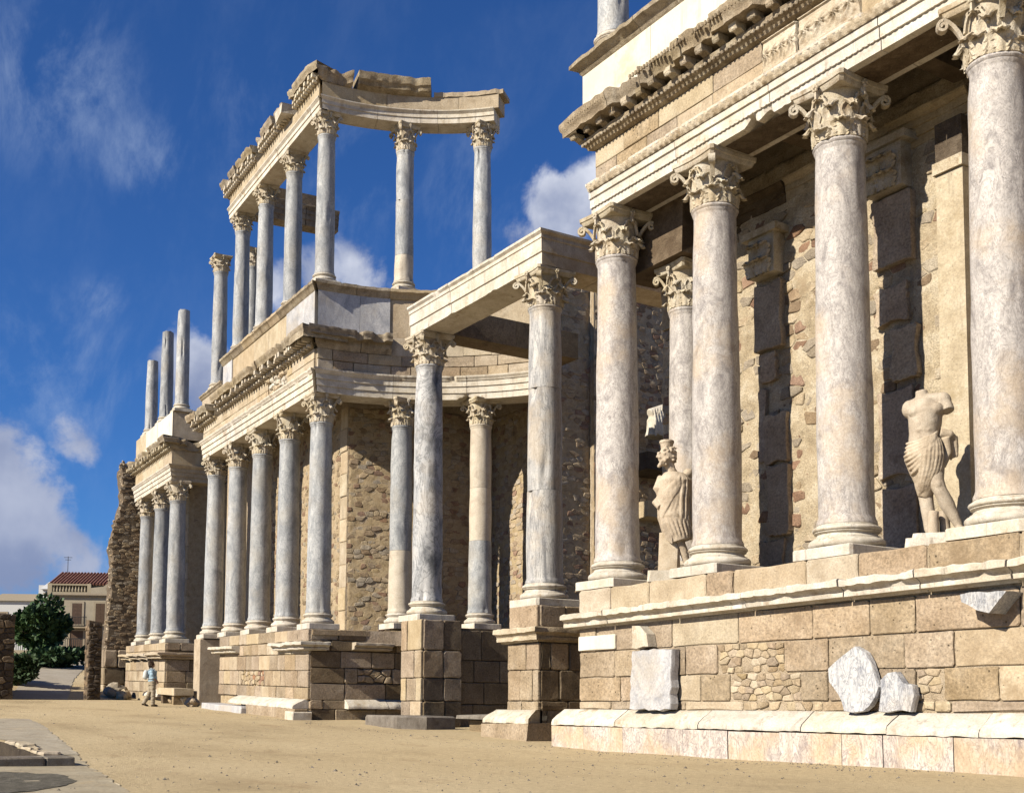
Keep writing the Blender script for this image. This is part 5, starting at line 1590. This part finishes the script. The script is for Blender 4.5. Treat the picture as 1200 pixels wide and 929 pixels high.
# ================================================================== SCULPTED FIGURES
def sculpt(mb, name, mat, parent, voxel=.02, smooth=3, disp=None, factor=.5):
    me = mb.mesh(name + '_raw', None)
    o = bpy.data.objects.new('tmp', me); COL.objects.link(o)
    r = o.modifiers.new('r', 'REMESH'); r.mode = 'VOXEL'; r.voxel_size = voxel
    if smooth:
        s = o.modifiers.new('s', 'SMOOTH'); s.iterations = smooth; s.factor = factor
    dg = bpy.context.evaluated_depsgraph_get()
    m2 = bpy.data.meshes.new_from_object(o.evaluated_get(dg))
    bpy.data.objects.remove(o); bpy.data.meshes.remove(me)
    m2.name = name
    if disp:
        ns = [v.normal.copy() for v in m2.vertices]
        for v, n in zip(m2.vertices, ns): v.co += n * disp(v.co, n)
    m2.materials.clear(); m2.materials.append(mat)
    m2.shade_smooth()
    ob = bpy.data.objects.new(name, m2); COL.objects.link(ob); ob.parent = parent
    return ob


def turned(name, label, cat, loc, ang, group=None):
    o = bpy.data.objects.new(name, None); COL.objects.link(o)
    o.location = loc; o.rotation_euler = (0, 0, ang); o['label'] = label; o['category'] = cat; o['kind'] = 'thing'
    if group: o['group'] = group
    return o


# robed figure with a basket-shaped hat. local x to the right as seen from the orchestra's right, -y towards that viewer
S1 = turned('statue', 'robed marble statue with a round hat between the two left near columns', 'statue', (-17.15, 14.5, 3.42), RAD(49.7), 'marble statues on the near podium')
mb = MB()
mb.tube([(.02, 0, 1.86), (.0, 0, 1.62), (-.02, .01, 1.35), (.0, .02, 1.05), (.06, .02, .84)], [.19, .27, .265, .28, .25], 24)
mb.ell((-.0, -.02, 1.66), (.30, .22, .20), 18, 12)
mb.ell((.02, .03, 1.05), (.31, .26, .28), 18, 12)
mb.tube([(-.20, -.02, 1.80), (-.29, -.06, 1.56), (-.32, -.10, 1.32), (-.24, -.20, 1.20)], [.10, .10, .09, .07], 14)
mb.tube([(.25, .02, 1.84), (.33, .03, 1.62), (.32, .02, 1.3), (.30, .02, .92)], [.11, .10, .09, .07], 14)
mb.ell((.28, -.03, 1.87), (.10, .11, .09), 14, 10)
rnd = random.Random(21)
# every fold of the cloak is its own ridge laid on the body
def wrap(prof, phi, z, lift=.0):
    for q in range(len(prof) - 1):
        (za, ra, xa), (zb, rb, xb) = prof[q], prof[q + 1]
        if za >= z >= zb or q == len(prof) - 2:
            t = max(0, min(1, (za - z) / (za - zb)))
            r = ra + (rb - ra) * t + lift; x = xa + (xb - xa) * t
            return (x + r * math.sin(phi), -r * .92 * math.cos(phi), z)


def fold(mb, prof, p0, z0, p1, z1, sag, w0, lift=.008, n=9, bend=0.0):
    P = []; W = []
    for k in range(n):
        t = k / (n - 1)
        P.append(wrap(prof, RAD(p0 + (p1 - p0) * t + bend * math.sin(PI * t)), z0 + (z1 - z0) * t - sag * math.sin(PI * t), lift - .034 * max(0, (t - .72) / .28) ** 2 - .02 * max(0, (.15 - t) / .15))); W.append(w0 * (.55 + .6 * math.sin(PI * min(1, .15 + t * .8))))
    mb.tube(P, W, 8)


PR1 = [(1.88, .21, .02), (1.72, .32, .01), (1.35, .325, -.01), (1.05, .33, .01), (.84, .30, .05), (.57, .255, .12)]
mb.tube([(x, 0, z) for z, r, x in PR1], [r - .012 for z, r, x in PR1], 26)
for k in range(9):
    t = k / 8
    fold(mb, PR1, 30 + 5 * t, 1.83 - .10 * t, -72 + 6 * t, 1.34 - .52 * t, .05, rnd.uniform(.017, .026))
for k in range(8):
    t = k / 7
    fold(mb, PR1, 34 + 52 * t, 1.84, 18 + 66 * t + rnd.uniform(-3, 3), .80 + rnd.uniform(-.06, .05), 0, rnd.uniform(.018, .028), .012, bend=rnd.uniform(-4, 4))
for k in range(9):
    t = k / 8
    fold(mb, PR1, -55 + 110 * t, 1.00, -48 + 112 * t, .585, 0, rnd.uniform(.016, .026), .006)
# cloth end hanging low on the left
for k in range(5):
    mb.tube([(-.24 + .04 * k, -.20 - .01 * k, 1.06 - .03 * k), (-.20 + .035 * k, -.23, .84 - .02 * k), (-.13 + .025 * k, -.22, .58 - .02 * k)], [.022, .028, .015], 8)
# legs
mb.tube([(.10, -.02, .75), (.13, -.06, .52), (.19, -.03, .36), (.26, -.01, .10)], [.11, .088, .085, .052], 16)
mb.tube([(.26, -.01, .08), (.21, -.09, .05), (.17, -.18, .03)], [.055, .052, .035], 12)
mb.tube([(-.05, .1, .8), (-.02, .10, .4), (.0, .10, .08)], [.12, .095, .06], 12)
# neck, bearded head turned to the left, curls
mb.tube([(.0, .0, 1.82), (-.05, -.01, 1.95), (-.09, -.02, 2.08)], [.12, .095, .10], 16)
mb.ell((-.12, -.02, 2.20), (.155, .15, .20), 20, 14)
mb.ell((-.235, -.075, 2.185), (.055, .065, .11), 12, 10)
mb.tube([(-.275, -.10, 2.245), (-.305, -.115, 2.165)], [.018, .028], 8)
mb.tube([(-.25, -.14, 2.255), (-.285, -.10, 2.26), (-.285, -.05, 2.25)], [.018, .022, .018], 8)
mb.ell((-.255, -.125, 2.165), (.03, .03, .022), 8, 6)
for k in range(22):
    a = rnd.uniform(0, 1)
    mb.ell((-.27 + .13 * a + rnd.uniform(-.015, .015), -.12 + .06 * rnd.uniform(-1, .6), 2.10 - .12 * rnd.random() * (1 - .5 * a)), (.03, .03, .035), 8, 6)
for k in range(64):
    a = rnd.uniform(-2.3, 2.6); z = rnd.uniform(2.10, 2.36)
    if z < 2.30 and (a > 2.2 or a < -1.9): continue
    mb.ell((-.11 + .16 * math.cos(a), -.01 + .155 * math.sin(a), z), (.028, .028, .028), 7, 5)
mb.lathe([(.10, 2.30), (.115, 2.37), (.125, 2.44), (.14, 2.46), (.14, 2.50), (.12, 2.51)], 22, (-.12, -.02))
f1 = lambda p, n: .0035 * mnoise.noise(p * 22)
sculpt(mb, 'figure', STATUE, S1, .012, 1, f1, .5)
mb = MB(); rnd = random.Random(5)
mb.rings([[(x, y, 0) for x, y in rect_poly(-.30, .12, -.16, .30, rnd, .03, .06)], [(x + .01, y, .45) for x, y in rect_poly(-.29, .10, -.14, .28, rnd, .03, .06)], [(x, y, .74) for x, y in rect_poly(-.27, .0, -.1, .25, rnd, .03, .08)]])
mb.build('support', STATUE, S1, 40)
mb = MB(); mb.rings([[(x, y, -.22) for x, y in rect_poly(-.50, .48, -.42, .45, rnd, .03, .05)], [(x, y, -.01) for x, y in rect_poly(-.48, .46, -.40, .43, rnd, .03, .05)]]); mb.build('plinth', WHITE, S1)

S2 = turned('statue', 'headless marble statue with bare chest and cloth round the hips', 'statue', (-11.29, 14.5, 3.42), RAD(38), 'marble statues on the near podium')
mb = MB()
mb.tube([(-.12, 0, 2.17), (-.11, 0, 2.05), (-.09, 0, 1.98)], [.085, .10, .14], 16)
mb.tube([(-.26, .0, 1.93), (-.08, .01, 1.97), (.12, -.01, 1.99)], [.11, .15, .13], 18)
mb.tube([(-.08, 0, 2.02), (-.07, 0, 1.84), (-.08, 0, 1.66), (-.095, 0, 1.50), (-.10, .0, 1.32), (-.08, .02, 1.1)], [.17, .25, .235, .215, .235, .24], 26)
mb.ell((-.19, -.14, 1.83), (.13, .09, .10), 14, 10); mb.ell((.05, -.14, 1.85), (.13, .09, .10), 14, 10)
for k in range(3):
    for s_ in (-1, 1): mb.ell((-.10 + s_ * .058, -.175, 1.64 - .105 * k), (.058, .05, .05), 10, 8)
mb.ell((-.10, -.15, 1.36), (.13, .09, .10), 12, 8)
mb.ell((-.29, .0, 1.90), (.115, .12, .14), 14, 10); mb.ell((.17, -.02, 1.985), (.13, .13, .135), 14, 10)
mb.tube([(.18, -.03, 1.96), (.225, -.06, 1.87), (.24, -.08, 1.81)], [.115, .105, .10], 14)
mb.tube([(.02, -.02, 1.05), (.05, -.10, .78), (.11, -.11, .63), (.20, -.05, .44), (.36, -.02, .10)], [.17, .12, .098, .108, .058], 18)
mb.ell((.08, -.185, .72), (.055, .045, .06), 10, 8)
mb.tube([(.36, -.02, .08), (.37, -.10, .05), (.36, -.2, .035)], [.06, .055, .04], 12)
mb.tube([(-.10, .04, .9), (-.09, .05, .55), (-.06, .05, .32), (-.05, .05, .08)], [.15, .105, .10, .075], 16)
mb.tube([(-.05, .05, .08), (-.06, -.06, .04)], [.07, .05], 12)
sculpt(mb, 'figure', STATUE, S2, .013, 6, lambda p, n: .003 * mnoise.noise(p * 16), .5)
mb = MB(); rnd = random.Random(31)
PR2 = [(1.54, .215, -.08), (1.38, .265, -.09), (1.15, .305, -.10), (.92, .255, -.07), (.70, .185, -.08), (.56, .10, -.13)]
mb.tube([(x, .01, z) for z, r, x in PR2[1:]], [r - .018 for z, r, x in PR2[1:]], 28)
for k in range(8):
    t = k / 7
    fold(mb, PR2, 60 - 18 * t, 1.53 - .09 * t, -105 + 30 * t, 1.40 - .50 * t, .10 + .06 * t, rnd.uniform(.022, .030), -.004, n=14)
for k in range(7):
    t = k / 6
    fold(mb, PR2, 0 + 56 * t, 1.44 - .02 * t, -46 + 74 * t, .60 + .09 * t, 0, rnd.uniform(.020, .030), .002, n=12, bend=10)
mb.tube([(.12, -.05, 1.50), (.26, -.02, 1.47), (.33, .03, 1.40), (.34, .06, 1.15)], [.08, .075, .045, .035], 12)
mb.tube([(.20, -.05, 1.42), (.23, -.03, 1.2), (.16, -.02, 1.0)], [.07, .06, .04], 12)
for k in range(4): mb.tube([(.26 + .032 * k, -.04 + .03 * k, 1.53 - .02 * k), (.28 + .026 * k, -.01 + .025 * k, 1.3), (.27 + .03 * k, .02 + .02 * k, 1.10 + .03 * k)], [.018, .024, .018], 8)
sculpt(mb, 'drapery', STATUE, S2, .0115, 1, lambda p, n: .003 * mnoise.noise(p * 20), .5)
mb = MB()
mb.tube([(.0, -.14, -.02), (.0, -.13, .20), (.01, -.12, .33)], [.085, .08, .075], 10); mb.tube([(.17, .06, -.02), (.16, .05, .2), (.14, .04, .36)], [.08, .075, .07], 10)
mb.build('tree_stump_support', STATUE, S2, 40)
mb = MB(); mb.rings([[(x, y, -.23) for x, y in rect_poly(-.40, .62, -.40, .45, rnd, .03, .06)], [(x, y, -.08) for x, y in rect_poly(-.38, .60, -.38, .43, rnd, .03, .06)]]); mb.rings([[(x, y, -.081) for x, y in rect_poly(-.30, .52, -.30, .36, rnd, .03, .06)], [(x, y, .0) for x, y in rect_poly(-.28, .50, -.28, .34, rnd, .03, .06)]])
mb.build('plinth', WHITE, S2)

# fragment seen through the dark doorway
DF = Thing('statue_fragment', 'small white draped fragment on a ledge in the dark central doorway', 'fragment', WF, (-29.2, 24.0, 8.3))
mb = MB(); mb.tube([(-29.3, 24.05, 9.5), (-29.3, 24.1, 10.0), (-29.3, 24.3, 10.45)], [.36, .34, .2], 14); mb.tube([(-29.3, 23.8, 10.25), (-29.25, 24.5, 10.55)], [.16, .14], 10)
for k in range(6): mb.tube([(-29.05, 23.78 + .11 * k, 10.35 + .04 * k), (-28.95, 23.76 + .12 * k, 9.95), (-28.98, 23.78 + .11 * k, 9.45 + .08 * (k % 3))], [.03, .05, .035], 8)
mb.v = [DF.loc(p) for p in mb.v]
sculpt(mb, 'carved_torso', WHITE, DF.o, .03, 1)
mb = MB(); mb.box(-30.0, -28.7, 23.2, 25.0, 8.3, 8.85, .03, random.Random(2)); mb.build('ledge', SHADEROCK, DF)
mb = MB(); mb.box(-29.95, -29.2, 23.6, 25.2, 6.9, 7.4, .03, random.Random(2)); mb.build('beam_end', FRIEZE, DF)

# ================================================================== VISITOR
pz = ground_z(-44.4, 12.38)
PS = turned('person', 'person in a light blue shirt and khaki trousers with a white backpack, walking', 'person', (-44.4, 12.38, pz), RAD(75.5))
mb = MB()
HIP = .90
mb.tube([(.0, 0, .82), (.0, 0, .95), (-.01, 0, 1.12), (-.03, 0, 1.28), (-.04, 0, 1.38)], [.13, .15, .13, .155, .08], 14)
mb.tube([(-.04, 0, 1.36), (-.04, 0, 1.45)], [.055, .052], 10)
mb.ell((-.035, 0, 1.545), (.088, .074, .115), 14, 10)
mb.ell((.055, 0, 1.545), (.022, .016, .022), 8, 6)               # nose
mb.ell((.04, 0, 1.50), (.03, .035, .018), 8, 6)                 # mouth and chin
mb.ell((.035, 0, 1.468), (.03, .03, .022), 8, 6)
for s in (-1, 1):
    mb.ell((.035, s * .032, 1.565), (.014, .014, .009), 6, 5)
    mb.ell((-.035, s * .075, 1.54), (.018, .012, .03), 6, 5)
    if s < 0:
        P = [(-.04, s * .17, 1.32), (-.02, s * .215, 1.14), (.03, s * .20, 1.02), (.13, s * .14, .96)]
    else:
        P = [(-.04, s * .17, 1.32), (.04, s * .21, 1.12), (.14, s * .17, 1.0), (.16, s * .12, .93)]
    mb.tube(P, [.055, .046, .038, .026], 10)
    hx, hy, hz = P[-1]
    mb.ell((hx + .025, hy, hz - .02), (.035, .016, .045), 8, 6)
    for f in range(4): mb.tube([(hx + .01 + .014 * f, hy, hz - .05), (hx + .012 + .016 * f, hy + s * .004, hz - .085), (hx + .008 + .016 * f, hy - s * .012, hz - .105 + abs(f - 1.3) * .006)], [.008, .0075, .006], 6)
    mb.tube([(hx - .005, hy, hz - .02), (hx - .022, hy - s * .01, hz - .05), (hx - .02, hy - s * .012, hz - .07)], [.010, .008, .006], 6)
LEGS = [[(.01, -.07, .90), (.04, -.07, .50), (.03, -.07, .09)], [(-.01, .07, .90), (-.09, .07, .50), (-.30, .07, .13)]]
for L in LEGS: mb.tube(L, [.09, .062, .042], 12)
sculpt(mb, 'body', SKIN, PS, .011, 2)
mb = MB()
mb.tube([(.0, 0, .90), (.0, 0, 1.0), (-.01, 0, 1.14), (-.03, 0, 1.28), (-.04, 0, 1.37), (-.04, 0, 1.40)], [.155, .165, .155, .175, .10, .07], 16)
for s in (-1, 1):
    q = [(-.04, s * .16, 1.33), (-.02 if s < 0 else .03, s * .215, 1.15), (.03 if s < 0 else .13, s * .20, 1.03)]
    mb.tube(q, [.075, .068, .055], 10)
sculpt(mb, 'shirt', SHIRT, PS, .014, 2, lambda p, n: .007 * math.sin(p.z * 60 + 5 * mnoise.noise(p * 6)) + .004)
mb = MB()
mb.tube([(.0, 0, .80), (.0, 0, .97)], [.155, .16], 16)
for L in LEGS: mb.tube([Vector(L[0]) + Vector((0, 0, .02)), L[1], Vector(L[2]) + Vector((0, 0, -.04))], [.11, .085, .072], 12)
sculpt(mb, 'trousers', TROUSER, PS, .014, 2, lambda p, n: .006 * math.sin(p.z * 50 + 4 * mnoise.noise(p * 6)) + .003)
mb = MB(); mb.ell((-.055, 0, 1.575), (.108, .10, .112), 14, 10); mb.ell((-.09, 0, 1.51), (.08, .095, .10), 12, 8)
rnd = random.Random(3)
for k in range(26):
    a = rnd.uniform(.7, 5.6); mb.ell((-.06 + .095 * math.cos(a), .092 * math.sin(a), 1.50 + rnd.uniform(0, .16)), (.03, .03, .035), 6, 5)
sculpt(mb, 'hair', HAIR, PS, .013, 1)
mb = MB(); mb.ell((-.245, 0, 1.17), (.10, .14, .19), 14, 10); mb.ell((-.30, 0, 1.10), (.06, .10, .09), 12, 8)
for s in (-1, 1): mb.tube([(-.20, s * .10, 1.32), (-.06, s * .12, 1.42), (.10, s * .12, 1.32), (.13, s * .12, 1.15), (-.05, s * .17, 1.02), (-.2, s * .1, 1.02)], .017, 8)
sculpt(mb, 'backpack', PACK, PS, .014, 1)
for L, lift in ((LEGS[0], 0), (LEGS[1], .05)):
    x, y, z = L[2]
    mb = MB(); mb.tube([(x - .06, y, .035 + lift), (x + .03, y, .05 + lift * .7), (x + .13, y, .035), (x + .18, y, .025)], [.04, .048, .04, .025], 10)
    sculpt(mb, 'shoe', SHOE, PS, .012, 1)

# ================================================================== GATEWAY, PATH, TREE, HOUSES
GW = Thing('wall', 'shade-darkened stone wall at the far left edge of the photo beside the gateway', 'wall', WF, (-55.5, 6, .8), 'dark walls of the gateway')
mg = m_right(-55.5)
core(GW, mg, -12, 9.42, .3, 4.75, -5.0, -.06, MORTAR_D, jag=.05)
rubble(GW, mg, 4.0, 9.46, .7, 4.8, .42, .28, [SHADEROCK, SHADEROCK, ASHLAR_B], 601, gap=.02, proud=(-.02, .06), bev=.03)
rubble(GW, m_front(-12), -56.4, -55.5, .7, 4.7, .42, .28, [SHADEROCK], 602, gap=.02)
GP = Thing('gate_pier', 'shade-darkened rough pier on the right side of the far gateway', 'pier', WF, (-54.2, 12.3, .8), 'dark walls of the gateway')
core(GP, m_right(-54.2), 12.28, 12.85, .3, 4.5, -.7, -.06, MORTAR_D, jag=.1)
rubble(GP, m_right(-54.2), 12.26, 12.85, .7, 4.5, .30, .18, [SHADEROCK], 603, gap=.02, proud=(-.02, .06), bev=.03)
rubble(GP, m_front(12.28), -54.85, -54.2, .7, 4.5, .3, .2, [SHADEROCK, RUB_B], 604, gap=.02, proud=(-.02, .06), bev=.03)
ground_sheet('path', [(-56.8, 9.6), (-56.8, 12.0), (-66, 14.2), (-80, 18.2), (-99.5, 23.5), (-101, 20.5), (-101.5, 17.5), (-82, 14.6), (-66, 11.6)], PATH, .02)


def foliage(n, centre, rad, leaf, rnd, lobes=14):
    mb = MB(); c0 = Vector(centre)
    L = []
    for k in range(lobes):
        d = Vector((rnd.gauss(0, 1), rnd.gauss(0, 1), rnd.gauss(0, .9))).normalized()
        L.append((c0 + Vector((d.x * rad[0], d.y * rad[1], d.z * rad[2])) * rnd.uniform(.35, .72), rnd.uniform(.30, .48)))
    for k in range(n):
        lc, lr = rnd.choice(L)
        d = Vector((rnd.gauss(0, 1), rnd.gauss(0, 1), rnd.gauss(0, 1))).normalized() * (rnd.random() ** .4)
        p = lc + Vector((d.x * rad[0], d.y * rad[1], d.z * rad[2])) * lr
        a = Vector((d.x + rnd.gauss(0, .6), d.y + rnd.gauss(0, .6), d.z + .3 + rnd.gauss(0, .6))).normalized()
        b = a.cross(Vector((rnd.gauss(0, 1), rnd.gauss(0, 1), rnd.gauss(0, 1)))).normalized()
        s = leaf * rnd.uniform(.6, 1.4); w = s * .38
        cc = a.cross(b)
        mb.add([tuple(p), tuple(p + a * s * .5 + b * w + cc * .02), tuple(p + a * s), tuple(p + a * s * .5 - b * w + cc * .02)], [(0, 1, 2, 3)])
    return mb


def tree(label, base, h, crown_c, rad, n, leaf, seed, name='tree', lobes=16):
    rnd = random.Random(seed)
    o = turned(name, label, 'tree', base, 0)
    mb = MB()
    top = Vector(crown_c)
    mb.tube([(0, 0, -.3), (.05, 0, h * .15), top * .5, top * .8], [.17, .14, .11, .05], 10)
    for k in range(8):
        a = k * .8 + rnd.uniform(-.3, .3)
        s = top * rnd.uniform(.35, .7)
        e = top + Vector((math.cos(a) * rad[0] * .7, math.sin(a) * rad[1] * .7, rnd.uniform(-.3, .6) * rad[2]))
        mb.tube([tuple(s), tuple((s + e) / 2 + Vector((0, 0, .1))), tuple(e)], [.07, .045, .015], 6)
    mb.build('trunk', BARK, o, 40)
    foliage(n, crown_c, rad, leaf, rnd, lobes).build('crown', LEAF, o)
    return o


tb = Vector((-76.2, 14.25, 0)); tb.z = ground_z(tb.x, tb.y) + .02
tree('dense dark green bushy tree beyond the gateway in front of the beige house', tb, 4, (0, 0, 2.35), (1.9, 1.9, 1.75), 6500, .34, 5, lobes=22)
hb = Vector((-62.5, 10.85, 0)); hb.z = ground_z(hb.x, hb.y)
HG = turned('bush', 'low dark hedge bush along the left side of the sloping path', 'bush', hb, RAD(15))
mb = MB()
for k in range(9): mb.tube([(-.2 * k, .05 * (k % 3), -.1), (-.2 * k + .05, 0, .5), (-.2 * k, .1, 1.0)], [.03, .025, .01], 6)
mb.build('stems', BARK, HG)
foliage(3800, (-1.2, .1, .85), (2.8, .8, 1.0), .26, random.Random(9), 18).build('leaves', LEAF, HG)

UB = turned('bush', 'dark spreading undergrowth round the foot of the bushy tree', 'bush', tb, 0)
mb = MB()
for k in range(9): mb.tube([(.3 * math.cos(k), .3 * math.sin(k), -.1), (.9 * math.cos(k), .9 * math.sin(k), .5), (1.5 * math.cos(k), 1.5 * math.sin(k), .9)], [.03, .02, .01], 6)
mb.build('stems', BARK, UB)
foliage(3000, (.6, .9, .55), (2.6, 2.8, .75), .28, random.Random(19), 18).build('leaves', LEAF, UB)

HF = Frame(-103.6, 20.0, RAD(-63.2), 0.0)
HZ = 4.4
HO = Thing('house', 'beige two storey house with red tiled roof seen through the gateway', 'house', HF, (0, 0, HZ))
mb = MB(); mb.box(0, 9, 0, 8, HZ - .5, 9.75); mb.build('wall', HOUSE, HO)


def window(T, u0, u1, z0, z1, shutter=True):
    mb = MB(); e = .16
    for b in ((u0 - e, u0, z0, z1 + e), (u1, u1 + e, z0, z1 + e), (u0, u1, z1, z1 + e)):
        mb.box(b[0], b[1], -.06, .0, b[2], b[3])
    mb.box(u0 - e - .06, u1 + e + .06, -.16, .0, z0 - .12, z0 - .002)
    w_ = mb.build('window', HTRIM, T)
    mb = MB()
    if shutter:
        um = (u0 + u1) / 2
        mb.box(u0, um - .01, -.045, .0, z0, z1); mb.box(um + .01, u1, -.045, .0, z0, z1)
        z = z0 + .1
        while z < z1 - .1: mb.box(u0 + .06, u1 - .06, -.06, -.04, z, z + .05); z += .11
    else:
        mb.box(u0, u1, -.02, .0, z0, z1)
    mb.build('shutter' if shutter else 'pane', SHUTTER if shutter else IRON, (T, w_))


window(HO, 2.05, 2.85, 7.45, 9.2); window(HO, 3.95, 4.7, 7.45, 9.2); window(HO, 5.9, 6.7, 7.45, 9.2)
mb = MB(); mb.box(1.95, 3.0, -.06, .0, HZ, 6.9); dr = mb.build('door', SHUTTER, HO)
mb = MB(); mb.box(1.8, 1.949, -.1, .0, HZ, 7.05); mb.box(3.001, 3.15, -.1, .0, HZ, 7.05); mb.box(1.95, 3.0, -.1, .0, 6.901, 7.05); mb.build('door_frame', HTRIM, HO)
mb = MB(); mb.box(1.5, 3.4, -.75, -.002, 7.1, 7.22); bal = mb.build('balcony', HTRIM, HO)
mb = MB(); u = 1.55
while u < 3.4: mb.box(u, u + .03, -.73, -.70, 7.22, 8.0); u += .12
mb.box(1.5, 3.4, -.75, -.69, 8.0, 8.05); mb.build('railing', IRON, (HO, bal))
mb = MB(); mb.box(-.12, 9.1, -.14, .3, 9.752, 9.86); mb.box(-.25, 9.2, -.3, .3, 9.862, 10.02); mb.build('cornice', HTRIM, HO)
mb = MB(); mb.box(0, .35, -.02, .25, 10.022, 10.85); mb.box(3.2, 3.5, -.02, .25, 10.022, 10.85); mb.box(.35, 3.2, -.02, .25, 10.022, 10.14); mb.box(.35, 3.2, -.02, .25, 10.70, 10.82); pr = mb.build('parapet', HOUSE, HO)
mb = MB(); u = .5
while u < 3.1:
    mb.lathe([(.05, 10.14), (.09, 10.22), (.09, 10.34), (.045, 10.5), (.06, 10.70)], 8, (u, .11)); u += .25
mb.build('balusters', HOUSE, (HO, pr), kind='stuff')
mb = MB()
P = [(3.5, 10.022), (7.6, 10.022), (7.6, 10.5), (6.6, 10.62), (6.1, 11.0), (5.0, 11.0), (4.5, 10.62), (3.5, 10.5)]
mb.rings([[(a, .25, z) for a, z in P], [(a, -.02, z) for a, z in P]])
mb.ell((5.55, -.02, 10.7), (.25, .06, .18), 10, 6); mb.build('gable_panel', HOUSE, HO)
mb = MB(); mb.box(.1, 9, .5, 7.5, 9.76, 10.8); mb.build('upper_wall', HOUSE, HO)
mb = MB(); mb.rings([[(0, .3, 10.8), (0, 4, 12.1), (0, 7.8, 10.8)], [(9.1, .3, 10.8), (9.1, 4, 12.1), (9.1, 7.8, 10.8)]]); rf = mb.build('roof', TILE, HO)
mb = MB(); u = .1
while u < 9.0:
    mb.tube([(u, .2, 10.82), (u, 4, 12.16)], .10, 8); u += .27
mb.build('roof_tiles', TILE, (HO, rf), 50, kind='stuff')
mb = MB(); mb.tube([(.5, 4, 12.0), (.5, 4, 13.6)], .025, 6); mb.tube([(.15, 4, 13.5), (.85, 4, 13.5)], .02, 6); mb.tube([(.25, 4, 13.3), (.75, 4, 13.3)], .02, 6); mb.build('antenna', IRON, HO)

for i, (px_, py_, zb, zt, L, Dp, lab) in enumerate(((-134.0, 20.3, 5.0, 11.6, 7, 8, 'far white house with a pitched roof left of the beige house'), (-132.0, 25.0, 5.0, 12.9, 2.6, 6, 'narrow taller white house behind the dark tree'),
                                                   (-140.0, 14.0, 5.0, 11.3, 8, 8, 'far white house at the left edge of the photo'))):
    fr = Frame(px_, py_, RAD(-63.2)); T = Thing('house', lab, 'house', fr, (0, 0, zb), 'white houses beyond the tree')
    mb = MB(); mb.box(0, L, 0, Dp, zb - .6, zt); mb.build('wall', HOUSEW, T)
    for k in range(int(L / 2.4)):
        window(T, .8 + 2.4 * k, 1.6 + 2.4 * k, zt - 2.6, zt - 1.3)
    mb = MB(); mb.rings([[(-.2, -.3, zt), (-.2, Dp / 2, zt + 1.1), (-.2, Dp + .2, zt)], [(L + .2, -.3, zt), (L + .2, Dp / 2, zt + 1.1), (L + .2, Dp + .2, zt)]]); r_ = mb.build('roof', HTRIM if i != 1 else HOUSEW, T)
    mb = MB(); mb.box(L * .6, L * .6 + .6, 2, 2.6, zt + .2, zt + 1.9); mb.build('chimney', HOUSEW, (T, r_))
GWL = Thing('low_wall', 'low wall with a dark railing in front of the beige house', 'wall', HF, (2, -6, 4.3))
mb = MB(); mb.box(-2.5, 4.5, -6.3, -6.0, 3.6, 5.0); mb.build('wall', HOUSE, GWL)
mb = MB(); u = -2.4
while u < 4.5: mb.box(u, u + .04, -6.17, -6.13, 5.0, 5.9); u += .16
mb.box(-2.5, 4.5, -6.18, -6.12, 5.9, 5.96); mb.build('railing', IRON, GWL)
